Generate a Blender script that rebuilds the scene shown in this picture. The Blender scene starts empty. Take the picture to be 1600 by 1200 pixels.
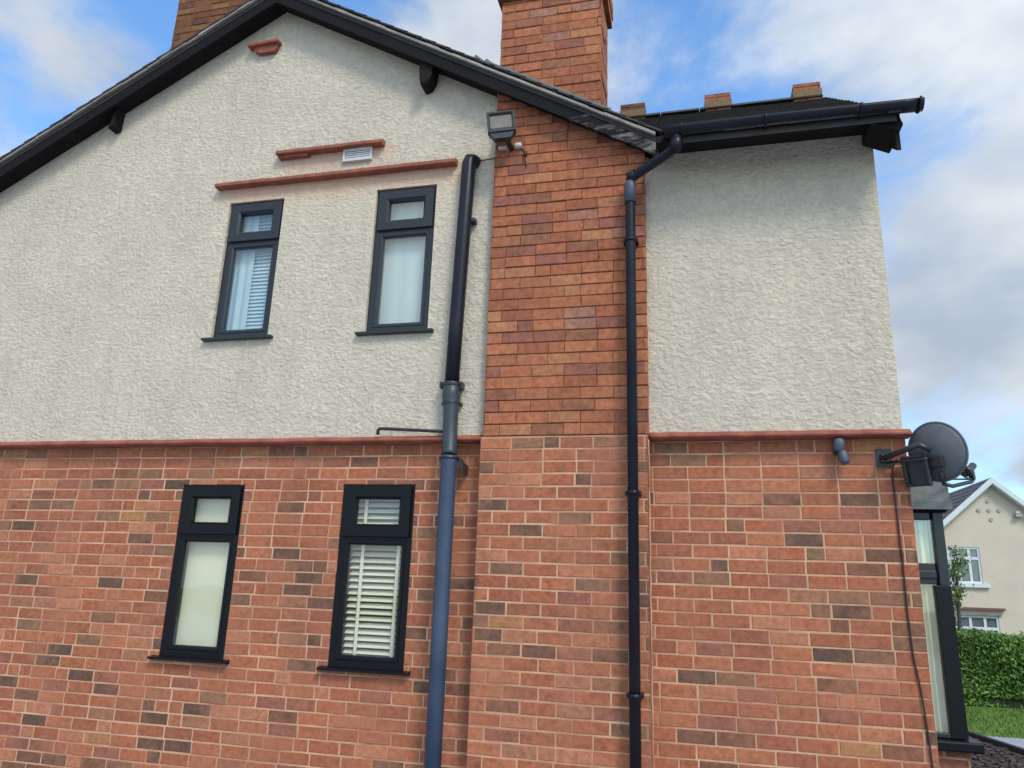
import bpy, bmesh, math, random
from mathutils import Vector, Matrix
R = math.radians
sc = bpy.context.scene
col = sc.collection
random.seed(7)

# ---------------------------------------------------------------- camera
pitch, yaw, roll = 0.26024647, 0.2473803, 0.03386756
cy, sy = math.cos(yaw), math.sin(yaw); cp, sp = math.cos(pitch), math.sin(pitch)
f = Vector((-sy * cp, cy * cp, sp)); r0 = Vector((cy, sy, 0)); u0 = r0.cross(f)
cr, sr = math.cos(roll), math.sin(roll)
rr = cr * r0 + sr * u0; uu = -sr * r0 + cr * u0
cam = bpy.data.cameras.new('camera'); camo = bpy.data.objects.new('camera', cam); col.objects.link(camo)
camo.matrix_world = Matrix(((rr.x, uu.x, -f.x, 0), (rr.y, uu.y, -f.y, -4.95), (rr.z, uu.z, -f.z, 1.6), (0, 0, 0, 1)))
cam.sensor_width = 36; cam.lens = 26.0; cam.clip_end = 2000; cam.clip_start = 0.05
sc.camera = camo

# ---------------------------------------------------------------- world and sun
SUN_DIR = Vector((0.45, -0.55, 0.74)).normalized()
elev = math.asin(SUN_DIR.z); az = math.atan2(SUN_DIR.x, SUN_DIR.y)
w = bpy.data.worlds.new("World"); sc.world = w; w.use_nodes = True
nt = w.node_tree; N = nt.nodes; L = nt.links
for n in list(N): N.remove(n)
def nd(tree, t, **k):
    n = tree.nodes.new(t)
    for a, b in k.items():
        if a == 'ins':
            for i, v in b.items(): n.inputs[i].default_value = v
        else: setattr(n, a, b)
    return n
out = nd(nt, 'ShaderNodeOutputWorld'); bg = nd(nt, 'ShaderNodeBackground', ins={1: 0.088})
sky = nd(nt, 'ShaderNodeTexSky', sky_type='NISHITA', sun_disc=False, sun_elevation=elev, sun_rotation=az, air_density=1.0, dust_density=1.0, ozone_density=1.2)
gain = nd(nt, 'ShaderNodeVectorMath', operation='MULTIPLY', ins={1: (2.2, 3.1, 3.7)})
L.new(sky.outputs[0], gain.inputs[0])
tc = nd(nt, 'ShaderNodeTexCoord')
mp = nd(nt, 'ShaderNodeMapping', ins={1: (4.7, 4.6, 4.4), 3: (1, 1, 1.5)})
L.new(tc.outputs['Generated'], mp.inputs[0])
n1 = nd(nt, 'ShaderNodeTexNoise', ins={'Scale': 2.6, 'Detail': 9, 'Roughness': 0.56, 'Distortion': 0.3})
L.new(mp.outputs[0], n1.inputs['Vector'])
ramp = nd(nt, 'ShaderNodeValToRGB'); ramp.color_ramp.elements[0].position = 0.40; ramp.color_ramp.elements[1].position = 0.575
ramp.color_ramp.interpolation = 'EASE'
L.new(n1.outputs[0], ramp.inputs[0])
n2 = nd(nt, 'ShaderNodeTexNoise', ins={'Scale': 3.7, 'Detail': 5, 'Roughness': 0.5})
mp2 = nd(nt, 'ShaderNodeMapping', ins={1: (8.3, 2.2, 5.1), 3: (1, 1, 1.8)})
L.new(tc.outputs['Generated'], mp2.inputs[0]); L.new(mp2.outputs[0], n2.inputs['Vector'])
r2 = nd(nt, 'ShaderNodeValToRGB')
r2.color_ramp.elements[0].position = 0.38; r2.color_ramp.elements[0].color = (5.0, 5.9, 7.2, 1)
r2.color_ramp.elements[1].position = 0.64; r2.color_ramp.elements[1].color = (8.9, 9.3, 9.6, 1)
L.new(n2.outputs[0], r2.inputs[0])
# clouds are brighter around the hidden sun
dt = nd(nt, 'ShaderNodeVectorMath', operation='DOT_PRODUCT', ins={1: tuple(SUN_DIR)})
L.new(tc.outputs['Generated'], dt.inputs[0])
mr = nd(nt, 'ShaderNodeMapRange', ins={1: -0.2, 2: 1.0, 3: 1.0, 4: 1.8}); L.new(dt.outputs['Value'], mr.inputs[0])
cs = nd(nt, 'ShaderNodeVectorMath', operation='SCALE'); L.new(r2.outputs[0], cs.inputs[0]); L.new(mr.outputs[0], cs.inputs['Scale'])
mx = nd(nt, 'ShaderNodeMix', data_type='RGBA')
L.new(ramp.outputs[0], mx.inputs[0]); L.new(gain.outputs[0], mx.inputs[6]); L.new(cs.outputs[0], mx.inputs[7])
L.new(mx.outputs[2], bg.inputs[0]); L.new(bg.outputs[0], out.inputs[0])
sun = bpy.data.lights.new('sun', 'SUN'); sun.energy = 2.35; sun.angle = R(15); sun.color = (1, .93, .82)
suno = bpy.data.objects.new('sun', sun); col.objects.link(suno)
suno.rotation_euler = (-SUN_DIR).to_track_quat('-Z', 'Y').to_euler(); suno.location = SUN_DIR * 30
sc.view_settings.view_transform = 'Standard'; sc.view_settings.look = 'None'; sc.view_settings.gamma = 1
sc.view_settings.exposure = 0.0
sc.render.engine = 'CYCLES'

# ---------------------------------------------------------------- helpers
def material(name, base=(.5, .5, .5), rough=.6, metal=0, var=None, scale=8, bump=0, bscale=60, spec=.5, detail=6, vec='Object', stretch=(1, 1, 1)):
    m = bpy.data.materials.new(name); m.use_nodes = True; t = m.node_tree
    p = t.nodes['Principled BSDF']; p.inputs['Roughness'].default_value = rough; p.inputs['Metallic'].default_value = metal
    p.inputs['Specular IOR Level'].default_value = spec
    p.inputs['Base Color'].default_value = (*base, 1)
    c = nd(t, 'ShaderNodeTexCoord'); mpn = nd(t, 'ShaderNodeMapping', ins={3: stretch}); t.links.new(c.outputs[vec], mpn.inputs[0])
    if var:
        n = nd(t, 'ShaderNodeTexNoise', ins={'Scale': scale, 'Detail': detail, 'Roughness': .6}); t.links.new(mpn.outputs[0], n.inputs['Vector'])
        q = nd(t, 'ShaderNodeMapRange', ins={1: .3, 2: .7}); t.links.new(n.outputs[0], q.inputs[0])
        x = nd(t, 'ShaderNodeMix', data_type='RGBA', ins={6: (*base, 1), 7: (*var, 1)}); t.links.new(q.outputs[0], x.inputs[0])
        t.links.new(x.outputs[2], p.inputs['Base Color'])
    if bump:
        n = nd(t, 'ShaderNodeTexNoise', ins={'Scale': bscale, 'Detail': 5}); t.links.new(mpn.outputs[0], n.inputs['Vector'])
        b = nd(t, 'ShaderNodeBump', ins={'Strength': bump, 'Distance': .01}); t.links.new(n.outputs[0], b.inputs['Height']); t.links.new(b.outputs[0], p.inputs['Normal'])
    return m

def brick_mat(name, smear, smear_amt, hue=None):
    """each brick carries its own fired colour; mortar residue is smeared over some of them"""
    m = bpy.data.materials.new(name); m.use_nodes = True; t = m.node_tree; p = t.nodes['Principled BSDF']
    p.inputs['Roughness'].default_value = .85; p.inputs['Specular IOR Level'].default_value = .25
    c = nd(t, 'ShaderNodeTexCoord'); a = nd(t, 'ShaderNodeVertexColor', layer_name='tint')
    n = nd(t, 'ShaderNodeTexNoise', ins={'Scale': 28, 'Detail': 7, 'Roughness': .7}); t.links.new(c.outputs['Object'], n.inputs['Vector'])
    mp_ = nd(t, 'ShaderNodeMapRange', ins={1: .25, 2: .75, 3: .52, 4: 1.48}); t.links.new(n.outputs[0], mp_.inputs[0])
    s = nd(t, 'ShaderNodeVectorMath', operation='SCALE'); t.links.new(a.outputs[0], s.inputs[0]); t.links.new(mp_.outputs[0], s.inputs['Scale'])
    n3 = nd(t, 'ShaderNodeTexNoise', ins={'Scale': 2.6, 'Detail': 10, 'Roughness': .80}); t.links.new(c.outputs['Object'], n3.inputs['Vector'])
    q = nd(t, 'ShaderNodeMapRange', ins={1: .46, 2: .66, 3: 0, 4: smear_amt}); t.links.new(n3.outputs[0], q.inputs[0])
    x = nd(t, 'ShaderNodeMix', data_type='RGBA', ins={7: (*smear, 1)}); t.links.new(q.outputs[0], x.inputs[0]); t.links.new(s.outputs[0], x.inputs[6])
    n5 = nd(t, 'ShaderNodeTexNoise', ins={'Scale': 1.1, 'Detail': 7, 'Roughness': .68}); m5 = nd(t, 'ShaderNodeMapping', ins={1: (4, 1, 2), 3: (1.6, 1, .8)}); t.links.new(c.outputs['Object'], m5.inputs[0]); t.links.new(m5.outputs[0], n5.inputs['Vector'])
    q5 = nd(t, 'ShaderNodeMapRange', ins={1: .50, 2: .72, 3: 0, 4: .34}); t.links.new(n5.outputs[0], q5.inputs[0])
    x5 = nd(t, 'ShaderNodeMix', data_type='RGBA', ins={7: (.10, .055, .038, 1)}); t.links.new(q5.outputs[0], x5.inputs[0]); t.links.new(x.outputs[2], x5.inputs[6])
    t.links.new(x5.outputs[2], p.inputs['Base Color'])
    n4 = nd(t, 'ShaderNodeTexNoise', ins={'Scale': 140, 'Detail': 4, 'Roughness': .7}); t.links.new(c.outputs['Object'], n4.inputs['Vector'])
    b = nd(t, 'ShaderNodeBump', ins={'Strength': .5, 'Distance': .003}); t.links.new(n4.outputs[0], b.inputs['Height']); t.links.new(b.outputs[0], p.inputs['Normal'])
    return m

def render_mat():
    """rough trowelled render: swirled relief, darker hollows, faint dirt runs, pink brick-dye stains under the tile drips"""
    m = bpy.data.materials.new('cream_render'); m.use_nodes = True; t = m.node_tree; p = t.nodes['Principled BSDF']
    p.inputs['Roughness'].default_value = .9; p.inputs['Specular IOR Level'].default_value = .2
    c = nd(t, 'ShaderNodeTexCoord'); O = c.outputs['Object']
    lk = t.links.new
    mp_ = nd(t, 'ShaderNodeMapping', ins={3: (1, 1, 1.35)}); lk(O, mp_.inputs[0])
    nA = nd(t, 'ShaderNodeTexNoise', ins={'Scale': 14, 'Detail': 4, 'Roughness': .6, 'Distortion': 1.6}); lk(mp_.outputs[0], nA.inputs['Vector'])
    nB = nd(t, 'ShaderNodeTexNoise', ins={'Scale': 55, 'Detail': 4, 'Roughness': .65, 'Distortion': .4}); lk(mp_.outputs[0], nB.inputs['Vector'])
    vo = nd(t, 'ShaderNodeTexVoronoi', feature='SMOOTH_F1', ins={'Scale': 26, 'Smoothness': .5, 'Randomness': 1}); 
    wv = nd(t, 'ShaderNodeVectorMath', operation='MULTIPLY_ADD', ins={1: (.05, .05, .05)}); lk(nA.outputs['Color'], wv.inputs[0]); lk(mp_.outputs[0], wv.inputs[2]); lk(wv.outputs[0], vo.inputs['Vector'])
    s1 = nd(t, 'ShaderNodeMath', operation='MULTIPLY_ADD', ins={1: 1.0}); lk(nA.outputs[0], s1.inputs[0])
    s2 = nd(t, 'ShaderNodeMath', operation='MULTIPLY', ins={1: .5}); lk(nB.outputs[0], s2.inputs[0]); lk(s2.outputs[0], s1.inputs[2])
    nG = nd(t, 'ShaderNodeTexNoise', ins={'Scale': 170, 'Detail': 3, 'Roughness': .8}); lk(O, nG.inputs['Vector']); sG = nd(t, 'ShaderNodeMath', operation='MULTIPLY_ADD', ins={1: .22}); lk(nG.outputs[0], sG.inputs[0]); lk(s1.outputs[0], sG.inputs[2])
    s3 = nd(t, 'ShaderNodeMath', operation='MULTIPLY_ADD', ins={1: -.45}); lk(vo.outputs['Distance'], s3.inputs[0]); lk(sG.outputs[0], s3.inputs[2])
    b = nd(t, 'ShaderNodeBump', ins={'Strength': .75, 'Distance': .02}); lk(s3.outputs[0], b.inputs['Height']); lk(b.outputs[0], p.inputs['Normal'])
    # colour: hollows of the relief darker, slow patchiness
    nC = nd(t, 'ShaderNodeTexNoise', ins={'Scale': 1.3, 'Detail': 6, 'Roughness': .6}); lk(O, nC.inputs['Vector'])
    q1 = nd(t, 'ShaderNodeMapRange', ins={1: .35, 2: .68}); lk(nC.outputs[0], q1.inputs[0])
    c1 = nd(t, 'ShaderNodeMix', data_type='RGBA', ins={6: (.72, .62, .475, 1), 7: (.62, .545, .43, 1)}); lk(q1.outputs[0], c1.inputs[0])
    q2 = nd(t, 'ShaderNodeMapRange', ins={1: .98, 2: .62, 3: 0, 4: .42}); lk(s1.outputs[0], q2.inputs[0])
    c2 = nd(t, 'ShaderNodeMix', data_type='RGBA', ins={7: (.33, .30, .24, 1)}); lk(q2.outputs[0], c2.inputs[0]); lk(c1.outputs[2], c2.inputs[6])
    last = c2.outputs[2]
    sep = nd(t, 'ShaderNodeSeparateXYZ'); lk(O, sep.inputs[0])
    def band(z0, z1, x0, x1, colr, amt):
        nonlocal last
        def rng(src, a, bb, lo, hi):
            q = nd(t, 'ShaderNodeMapRange', ins={1: a, 2: bb, 3: lo, 4: hi}); lk(src, q.inputs[0]); return q.outputs[0]
        nz = nd(t, 'ShaderNodeTexNoise', ins={'Scale': 4, 'Detail': 5, 'Roughness': .65}); lk(O, nz.inputs['Vector'])
        zz = nd(t, 'ShaderNodeMath', operation='MULTIPLY_ADD', ins={1: .16}); lk(nz.outputs[0], zz.inputs[0]); lk(sep.outputs[2], zz.inputs[2])
        z = rng(zz.outputs[0], z0 + .08, z1 + .08, 0, 1)
        top = rng(sep.outputs[2], z1 + .03, z1 + .05, 1, 0)
        xa = rng(sep.outputs[0], x0 - .12, x0 + .1, 0, 1); xb = rng(sep.outputs[0], x1 - .1, x1 + .12, 1, 0)
        def mul(a_, b_):
            q = nd(t, 'ShaderNodeMath', operation='MULTIPLY'); lk(a_, q.inputs[0])
            if isinstance(b_, float): q.inputs[1].default_value = b_
            else: lk(b_, q.inputs[1])
            return q.outputs[0]
        fac = mul(mul(mul(mul(z, top), xa), xb), amt)
        mxx = nd(t, 'ShaderNodeMix', data_type='RGBA', ins={7: (*colr, 1)}); lk(fac, mxx.inputs[0]); lk(last, mxx.inputs[6]); last = mxx.outputs[2]
    band(4.20, 4.66, -3.80, -1.62, (.66, .56, .41), .75)
    band(4.52, 4.72, -3.80, -1.68, (.62, .35, .23), .85)
    band(4.78, 4.96, -3.28, -2.33, (.62, .37, .25), .85)
    # faint dirt runs
    mS = nd(t, 'ShaderNodeMapping', ins={3: (9, 1, .55)}); lk(O, mS.inputs[0]); nS = nd(t, 'ShaderNodeTexNoise', ins={'Scale': 1.4, 'Detail': 6, 'Roughness': .65}); lk(mS.outputs[0], nS.inputs['Vector'])
    qS = nd(t, 'ShaderNodeMapRange', ins={1: .52, 2: .75, 3: 0, 4: .30}); lk(nS.outputs[0], qS.inputs[0]); xS = nd(t, 'ShaderNodeMix', data_type='RGBA', ins={7: (.36, .32, .25, 1)}); lk(qS.outputs[0], xS.inputs[0]); lk(last, xS.inputs[6]); last = xS.outputs[2]
    lk(last, p.inputs['Base Color'])
    return m

def mobj(name, bm, mats, parent=None, loc=None, label=None, smooth=False, bevel=0):
    me = bpy.data.meshes.new(name)
    if smooth:
        for fc in bm.faces: fc.smooth = True
    bm.to_mesh(me); bm.free()
    for m in (mats if isinstance(mats, (list, tuple)) else [mats]): me.materials.append(m)
    o = bpy.data.objects.new(name, me); col.objects.link(o)
    if parent: o.parent = parent
    if loc: o.location = loc
    if label: o['label'] = label
    if bevel:
        b = o.modifiers.new('bevel', 'BEVEL'); b.width = bevel; b.segments = 2; b.limit_method = 'ANGLE'; b.angle_limit = R(40)
    return o
def thing(name, label, cat, group=None):
    o = bpy.data.objects.new(name, None); col.objects.link(o); o['label'] = label; o['category'] = cat; o.empty_display_size = .2
    if group: o['group'] = group
    return o
def tag(o, label, cat, group=None):
    o['label'] = label; o['category'] = cat
    if group: o['group'] = group
    return o
def structure(o): o['kind'] = 'structure'; return o

def quad(bm, *pts, mi=0):
    fc = bm.faces.new([bm.verts.new(p) for p in pts]); fc.material_index = mi; return fc
def box(bm, x0, x1, y0, y1, z0, z1, mi=0, M=None):
    v = [Vector((x, y, z)) for x in (x0, x1) for y in (y0, y1) for z in (z0, z1)]
    if M: v = [M @ q for q in v]
    v = [bm.verts.new(q) for q in v]
    for a in ((0, 1, 3, 2), (4, 6, 7, 5), (0, 4, 5, 1), (2, 3, 7, 6), (0, 2, 6, 4), (1, 5, 7, 3)):
        fc = bm.faces.new([v[i] for i in a]); fc.material_index = mi
def prism(bm, poly, axis, a0, a1, mi=0):
    """poly: list of 2-D points; extruded along axis ('x': poly=(y,z), 'y': poly=(x,z), 'z': poly=(x,y))"""
    def P(q, a): return {'x': (a, q[0], q[1]), 'y': (q[0], a, q[1]), 'z': (q[0], q[1], a)}[axis]
    A = [bm.verts.new(P(q, a0)) for q in poly]; B = [bm.verts.new(P(q, a1)) for q in poly]
    fs = [bm.faces.new(A), bm.faces.new(B[::-1])]
    n = len(poly)
    for i in range(n): fs.append(bm.faces.new((A[i], B[i], B[(i + 1) % n], A[(i + 1) % n])))
    for q in fs: q.material_index = mi
def fixn(bm): bmesh.ops.recalc_face_normals(bm, faces=bm.faces[:])
def tube(bm, pts, r, seg=16, caps=True, radii=None, mi=0, a_off=0):
    pts = [Vector(p) for p in pts]; rings = []
    n = len(pts); ref = None
    for i, p in enumerate(pts):
        if i == 0: d = (pts[1] - p).normalized(); sc_ = 1; dd = d
        elif i == n - 1: d = (p - pts[i - 1]).normalized(); dd = d
        else:
            d1 = (p - pts[i - 1]).normalized(); d2 = (pts[i + 1] - p).normalized(); d = (d1 + d2).normalized(); dd = d1
        if ref is None:
            ref = d.orthogonal().normalized()
        a = (ref - d * ref.dot(d)).normalized(); b = d.cross(a); ref = a
        R_ = radii[i] if radii else r
        rings.append([bm.verts.new(p + (a * math.cos(2 * math.pi * k / seg + a_off) + b * math.sin(2 * math.pi * k / seg + a_off)) * R_) for k in range(seg)])
    for i in range(n - 1):
        for k in range(seg):
            fc = bm.faces.new((rings[i][k], rings[i][(k + 1) % seg], rings[i + 1][(k + 1) % seg], rings[i + 1][k])); fc.smooth = True; fc.material_index = mi
    if caps:
        bm.faces.new(rings[0][::-1]).material_index = mi; bm.faces.new(rings[-1]).material_index = mi
def ring(bm, x0, x1, z0, z1, w_, y0, y1, c=.006, mi=0):
    """mitred rectangular frame lying in the xz plane, front face at y0"""
    prof = [(0, y1), (0, y0 + .002), (.002, y0), (w_ - c, y0), (w_, y0 + c), (w_, y1)]
    rows = []
    for t, y in prof:
        rows.append([bm.verts.new(q) for q in ((x0 + t, y, z0 + t), (x1 - t, y, z0 + t), (x1 - t, y, z1 - t), (x0 + t, y, z1 - t))])
    for a in range(len(prof)):
        b = (a + 1) % len(prof)
        for k in range(4):
            fc = bm.faces.new((rows[a][k], rows[a][(k + 1) % 4], rows[b][(k + 1) % 4], rows[b][k])); fc.material_index = mi

PAL = [((.345, .112, .056), 34), ((.38, .130, .065), 28), ((.31, .105, .056), 20), ((.42, .165, .088), 12), ((.185, .082, .048), 6),
       ((.22, .115, .065), 6), ((.125, .070, .048), 6), ((.27, .10, .065), 7), ((.37, .17, .07), 1), ((.32, .14, .075), 4)]
PAL_UP = [((.345, .118, .055), 30), ((.375, .133, .062), 26), ((.31, .10, .05), 20), ((.26, .095, .065), 9), ((.38, .16, .075), 6), ((.25, .10, .055), 8), ((.32, .14, .095), 4)]
PAL_OLD = [((.14, .06, .025), 20), ((.18, .075, .03), 20), ((.11, .05, .03), 10), ((.2, .1, .04), 8)]
def pick(pal, rnd):
    tot = sum(p[1] for p in pal); q = rnd.random() * tot
    for c_, wt in pal:
        q -= wt
        if q <= 0: break
    j = .92 + .16 * rnd.random()
    return tuple(max(0, v * j * (.97 + .06 * rnd.random())) for v in c_)

BL, BH = .2255, .0834      # brick pitch with its joint
def brick_field(bm, P0, U, Nrm, u0, u1, z0, z1, holes=(), top=None, seed=1, pal=PAL, joint=.010, depth=.004, zref=2.53, rough=.0011, phase=0., header=.12, mortar=True, lay=None, wob=.0018, vj=1.):
    """a wall face of single laid bricks over a mortar bed. P0 point, U direction along the wall, Nrm outward normal"""
    rnd = random.Random(seed); P0 = Vector(P0); U = Vector(U); Nn = Vector(Nrm); Z = Vector((0, 0, 1))
    if lay is None: lay = bm.loops.layers.float_color.get('tint') or bm.loops.layers.float_color.new('tint')
    def pt(u, z, o): return P0 + U * u + Z * z + Nn * o
    flip = U.cross(Z).dot(Nn) < 0
    def face(ps, mi, c_):
        if flip: ps = ps[::-1]
        fc = bm.faces.new([bm.verts.new(p) for p in ps]); fc.material_index = mi
        for l in fc.loops: l[lay] = (*c_, 1)
    k0 = math.floor((z0 - zref) / BH); k1 = math.ceil((z1 - zref) / BH)
    for k in range(k0, k1):
        za = zref + k * BH; zb = za + BH
        a, b = max(za, z0), min(zb, z1)
        if b - a < .012: continue
        u = u0 - BL * 1.5 + (BL / 2 if k % 2 else 0) + phase + rnd.uniform(-.012, .012)
        while u < u1:
            L_ = BL * (.5 if rnd.random() < header else 1) * rnd.uniform(.985, 1.015)
            ua, ub = max(u, u0), min(u + L_, u1); u += L_
            if ub - ua < .014: continue
            segs = [(ua, ub, a, b)]
            for (hx0, hx1, hz0, hz1) in holes:
                if b > hz0 + .004 and a < hz1 - .004:
                    ns = []
                    for s0, s1, q0, q1 in segs:
                        if s1 <= hx0 or s0 >= hx1: ns.append((s0, s1, q0, q1))
                        else:
                            if s0 < hx0: ns.append((s0, hx0 + joint / 2, q0, q1))
                            if s1 > hx1: ns.append((hx1 - joint / 2, s1, q0, q1))
                            m0, m1 = max(s0, hx0 - joint / 2), min(s1, hx1 + joint / 2)
                            if q1 > hz1 + .018: ns.append((m0, m1, hz1 - joint / 2, q1))
                            if q0 < hz0 - .018: ns.append((m0, m1, q0, hz0 + joint / 2))
                    segs = ns
            colr = pick(pal, rnd)
            if pal is PAL and rnd.random() < .30 * max(0, math.sin(ua * 1.3 + seed) * math.sin(za * 2.3 + 4.2)): colr = rnd.choice(((.125, .068, .045), (.165, .078, .05), (.19, .10, .06)))
            for s0, s1, qa, qb in segs:
                zz1 = qb
                if top:
                    zz1 = min(qb, top(s0), top(s1))
                ja = joint / 2 * rnd.uniform(.6, 1.35) * vj; jb = joint / 2 * rnd.uniform(.6, 1.35) * vj
                wv = wob * (math.sin(s0 * 1.7 + k * .31 + seed) * .6 + math.sin(s0 * 4.9 + k * .23) * .4) if (qb - qa) > .07 else 0
                x0, x1, y0, y1 = s0 + ja, s1 - jb, qa + joint / 2 * rnd.uniform(.7, 1.35) + wv, zz1 - joint / 2 * rnd.uniform(.7, 1.35) + wv
                if s0 <= u0: x0 = u0
                if s1 >= u1: x1 = u1
                if x1 - x0 < .012 or y1 - y0 < .01: continue
                o = rnd.uniform(-rough, rough); e = .003; t1 = rnd.uniform(-.0012, .0012)
                F = [pt(x0 + e, y0 + e, o), pt(x1 - e, y0 + e, o + t1), pt(x1 - e, y1 - e, o + t1), pt(x0 + e, y1 - e, o)]
                Mi = [pt(x0, y0, o - .003), pt(x1, y0, o - .003), pt(x1, y1, o - .003), pt(x0, y1, o - .003)]
                B = [pt(x0, y0, -.02), pt(x1, y0, -.02), pt(x1, y1, -.02), pt(x0, y1, -.02)]
                face(F, 0, colr)
                for q in range(4):
                    r_ = (q + 1) % 4
                    face([Mi[q], Mi[r_], F[r_], F[q]], 0, colr); face([B[q], B[r_], Mi[r_], Mi[q]], 0, colr)
    if mortar:
        for (a0, a1, b0, b1) in cells(u0, u1, z0, z1, holes, top):
            z00, z01, z10, z11 = b0[0], b0[1], b1[0], b1[1]
            face([pt(a0, z00, -depth), pt(a1, z01, -depth), pt(a1, z11, -depth), pt(a0, z10, -depth)], 1, (.5, .5, .5))
def cells(u0, u1, z0, z1, holes=(), top=None, brk=()):
    xs = sorted(set([u0, u1] + [h[0] for h in holes] + [h[1] for h in holes] + list(brk))); xs = [x for x in xs if u0 <= x <= u1]
    res = []
    for a, b in zip(xs[:-1], xs[1:]):
        m_ = (a + b) / 2
        hs = sorted([h for h in holes if h[0] <= m_ <= h[1]], key=lambda h: h[2]); z = z0
        for h in hs:
            if h[2] > z: res.append((a, b, (z, z), (h[2], h[2])))
            z = max(z, h[3])
        t0, t1 = (top(a), top(b)) if top else (z1, z1)
        t0, t1 = min(t0, z1) if z1 else t0, min(t1, z1) if z1 else t1
        if max(t0, t1) > z: res.append((a, b, (z, z), (max(t0, z), max(t1, z))))
    return res

# ---------------------------------------------------------------- materials
M_brick = brick_mat('red_brick', (.42, .175, .10), .65)
M_brickup = brick_mat('weathered_red_brick', (.33, .125, .075), .35)
M_mortar = material('pale_pink_mortar', (.68, .44, .28), .95, var=(.36, .15, .085), scale=2.6, bump=.4, bscale=200, spec=.1)
M_mortar_dk = material('dark_recessed_mortar', (.15, .062, .036), .95, var=(.34, .135, .075), scale=7, bump=.4, bscale=200, spec=.1)
M_render = render_mat()
M_terra = material('red_tile_paint', (.34, .095, .045), .8, var=(.17, .055, .035), scale=14, bump=.6, bscale=50)
M_plinth = material('faded_red_plinth_paint', (.36, .105, .062), .8, var=(.19, .05, .032), scale=8, bump=.5, bscale=30)
M_timber = material('black_painted_timber', (.007, .006, .006), .75, var=(.016, .013, .012), scale=9, bump=.4, bscale=40, spec=.15)
def barge_mat():
    m = material('weathered_black_bargeboard', (.018, .016, .017), .75, bump=.5, bscale=45, spec=.15); t = m.node_tree; p = t.nodes['Principled BSDF']; lk = t.links.new
    c = nd(t, 'ShaderNodeTexCoord'); mp_ = nd(t, 'ShaderNodeMapping', ins={2: (0, R(-30), 0), 3: (1.3, 2, 6)}); lk(c.outputs['Object'], mp_.inputs[0])
    n = nd(t, 'ShaderNodeTexNoise', ins={'Scale': 2.2, 'Detail': 8, 'Roughness': .7}); lk(mp_.outputs[0], n.inputs['Vector'])
    s = nd(t, 'ShaderNodeSeparateXYZ'); lk(c.outputs['Object'], s.inputs[0])
    q = nd(t, 'ShaderNodeMapRange', ins={1: -1.3, 2: -.25, 3: -.06, 4: .20}); lk(s.outputs[0], q.inputs[0])
    a = nd(t, 'ShaderNodeMath', operation='ADD'); lk(n.outputs[0], a.inputs[0]); lk(q.outputs[0], a.inputs[1])
    k = nd(t, 'ShaderNodeMapRange', ins={1: .63, 2: .74, 3: 0, 4: 1}); lk(a.outputs[0], k.inputs[0])
    x = nd(t, 'ShaderNodeMix', data_type='RGBA', ins={6: (.009, .008, .009, 1), 7: (.19, .165, .15, 1)}); lk(k.outputs[0], x.inputs[0]); lk(x.outputs[2], p.inputs['Base Color'])
    return m
M_barge = barge_mat()
M_verge = material('grey_verge_cement', (.37, .33, .29), .9, var=(.15, .13, .115), scale=5, bump=.5, bscale=60)
M_tile = material('dark_slate_tile', (.022, .022, .022), .75, var=(.050, .042, .036), scale=2.5, bump=.4, bscale=50)
M_lead = material('weathered_lead', (.15, .17, .165), .55, var=(.09, .115, .11), scale=9, bump=.3, bscale=25)
M_frame = material('anthracite_window_frame', (.020, .024, .028), .35, bump=.02, bscale=200, spec=.4)
M_frame_lo = material('shaded_anthracite_window_frame', (.005, .006, .0075), .35, bump=.02, bscale=200, spec=.22)  # darker copy of the upper frame colour; missing sky reflection is painted in
M_pipe = material('black_drainpipe_plastic', (.007, .008, .014), .35, var=(.013, .014, .022), scale=5, bump=.1, bscale=20, spec=.25)
M_pipe_blue = material('slate_blue_sky_sheen_pipe', (.024, .044, .085), .42, var=(.048, .072, .115), scale=4, bump=.15, bscale=18)  # sky sheen on the glossy lower pipe is put into its blue
M_pipe_teal = material('dull_teal_grey_pipe_paint', (.020, .033, .042), .45, var=(.035, .052, .062), scale=6, bump=.15, bscale=20)
M_blackpl = material('black_plastic', (.014, .015, .017), .4, var=(.03, .03, .033), scale=20)
M_greypl = material('blue_grey_plastic', (.085, .098, .125), .5, var=(.05, .06, .085), scale=30)
M_dish = material('dark_grey_dish_enamel', (.115, .13, .14), .55, var=(.075, .085, .09), scale=5)
M_whitepl = material('white_plastic', (.62, .62, .60), .5, var=(.5, .5, .5), scale=20)
M_blind = material('white_blind', (.84, .83, .70), .7, var=(.76, .76, .64), scale=3)
M_roller = material('pale_green_roller_blind', (.78, .79, .64), .8, var=(.72, .74, .60), scale=2, bump=.05, bscale=300)
M_rollerb = material('sky_tinted_blind', (.52, .66, .73), .8, var=(.45, .58, .65), scale=1.5, stretch=(3, 1, .5))  # blue sky reflection of the upper panes is put into this colour
M_curt = material('pale_curtain', (.80, .82, .72), .85, var=(.62, .70, .60), scale=6, stretch=(5, 5, .4))
M_room = material('dim_room_wall', (.26, .24, .14), .9, var=(.2, .19, .12), scale=2)
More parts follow.
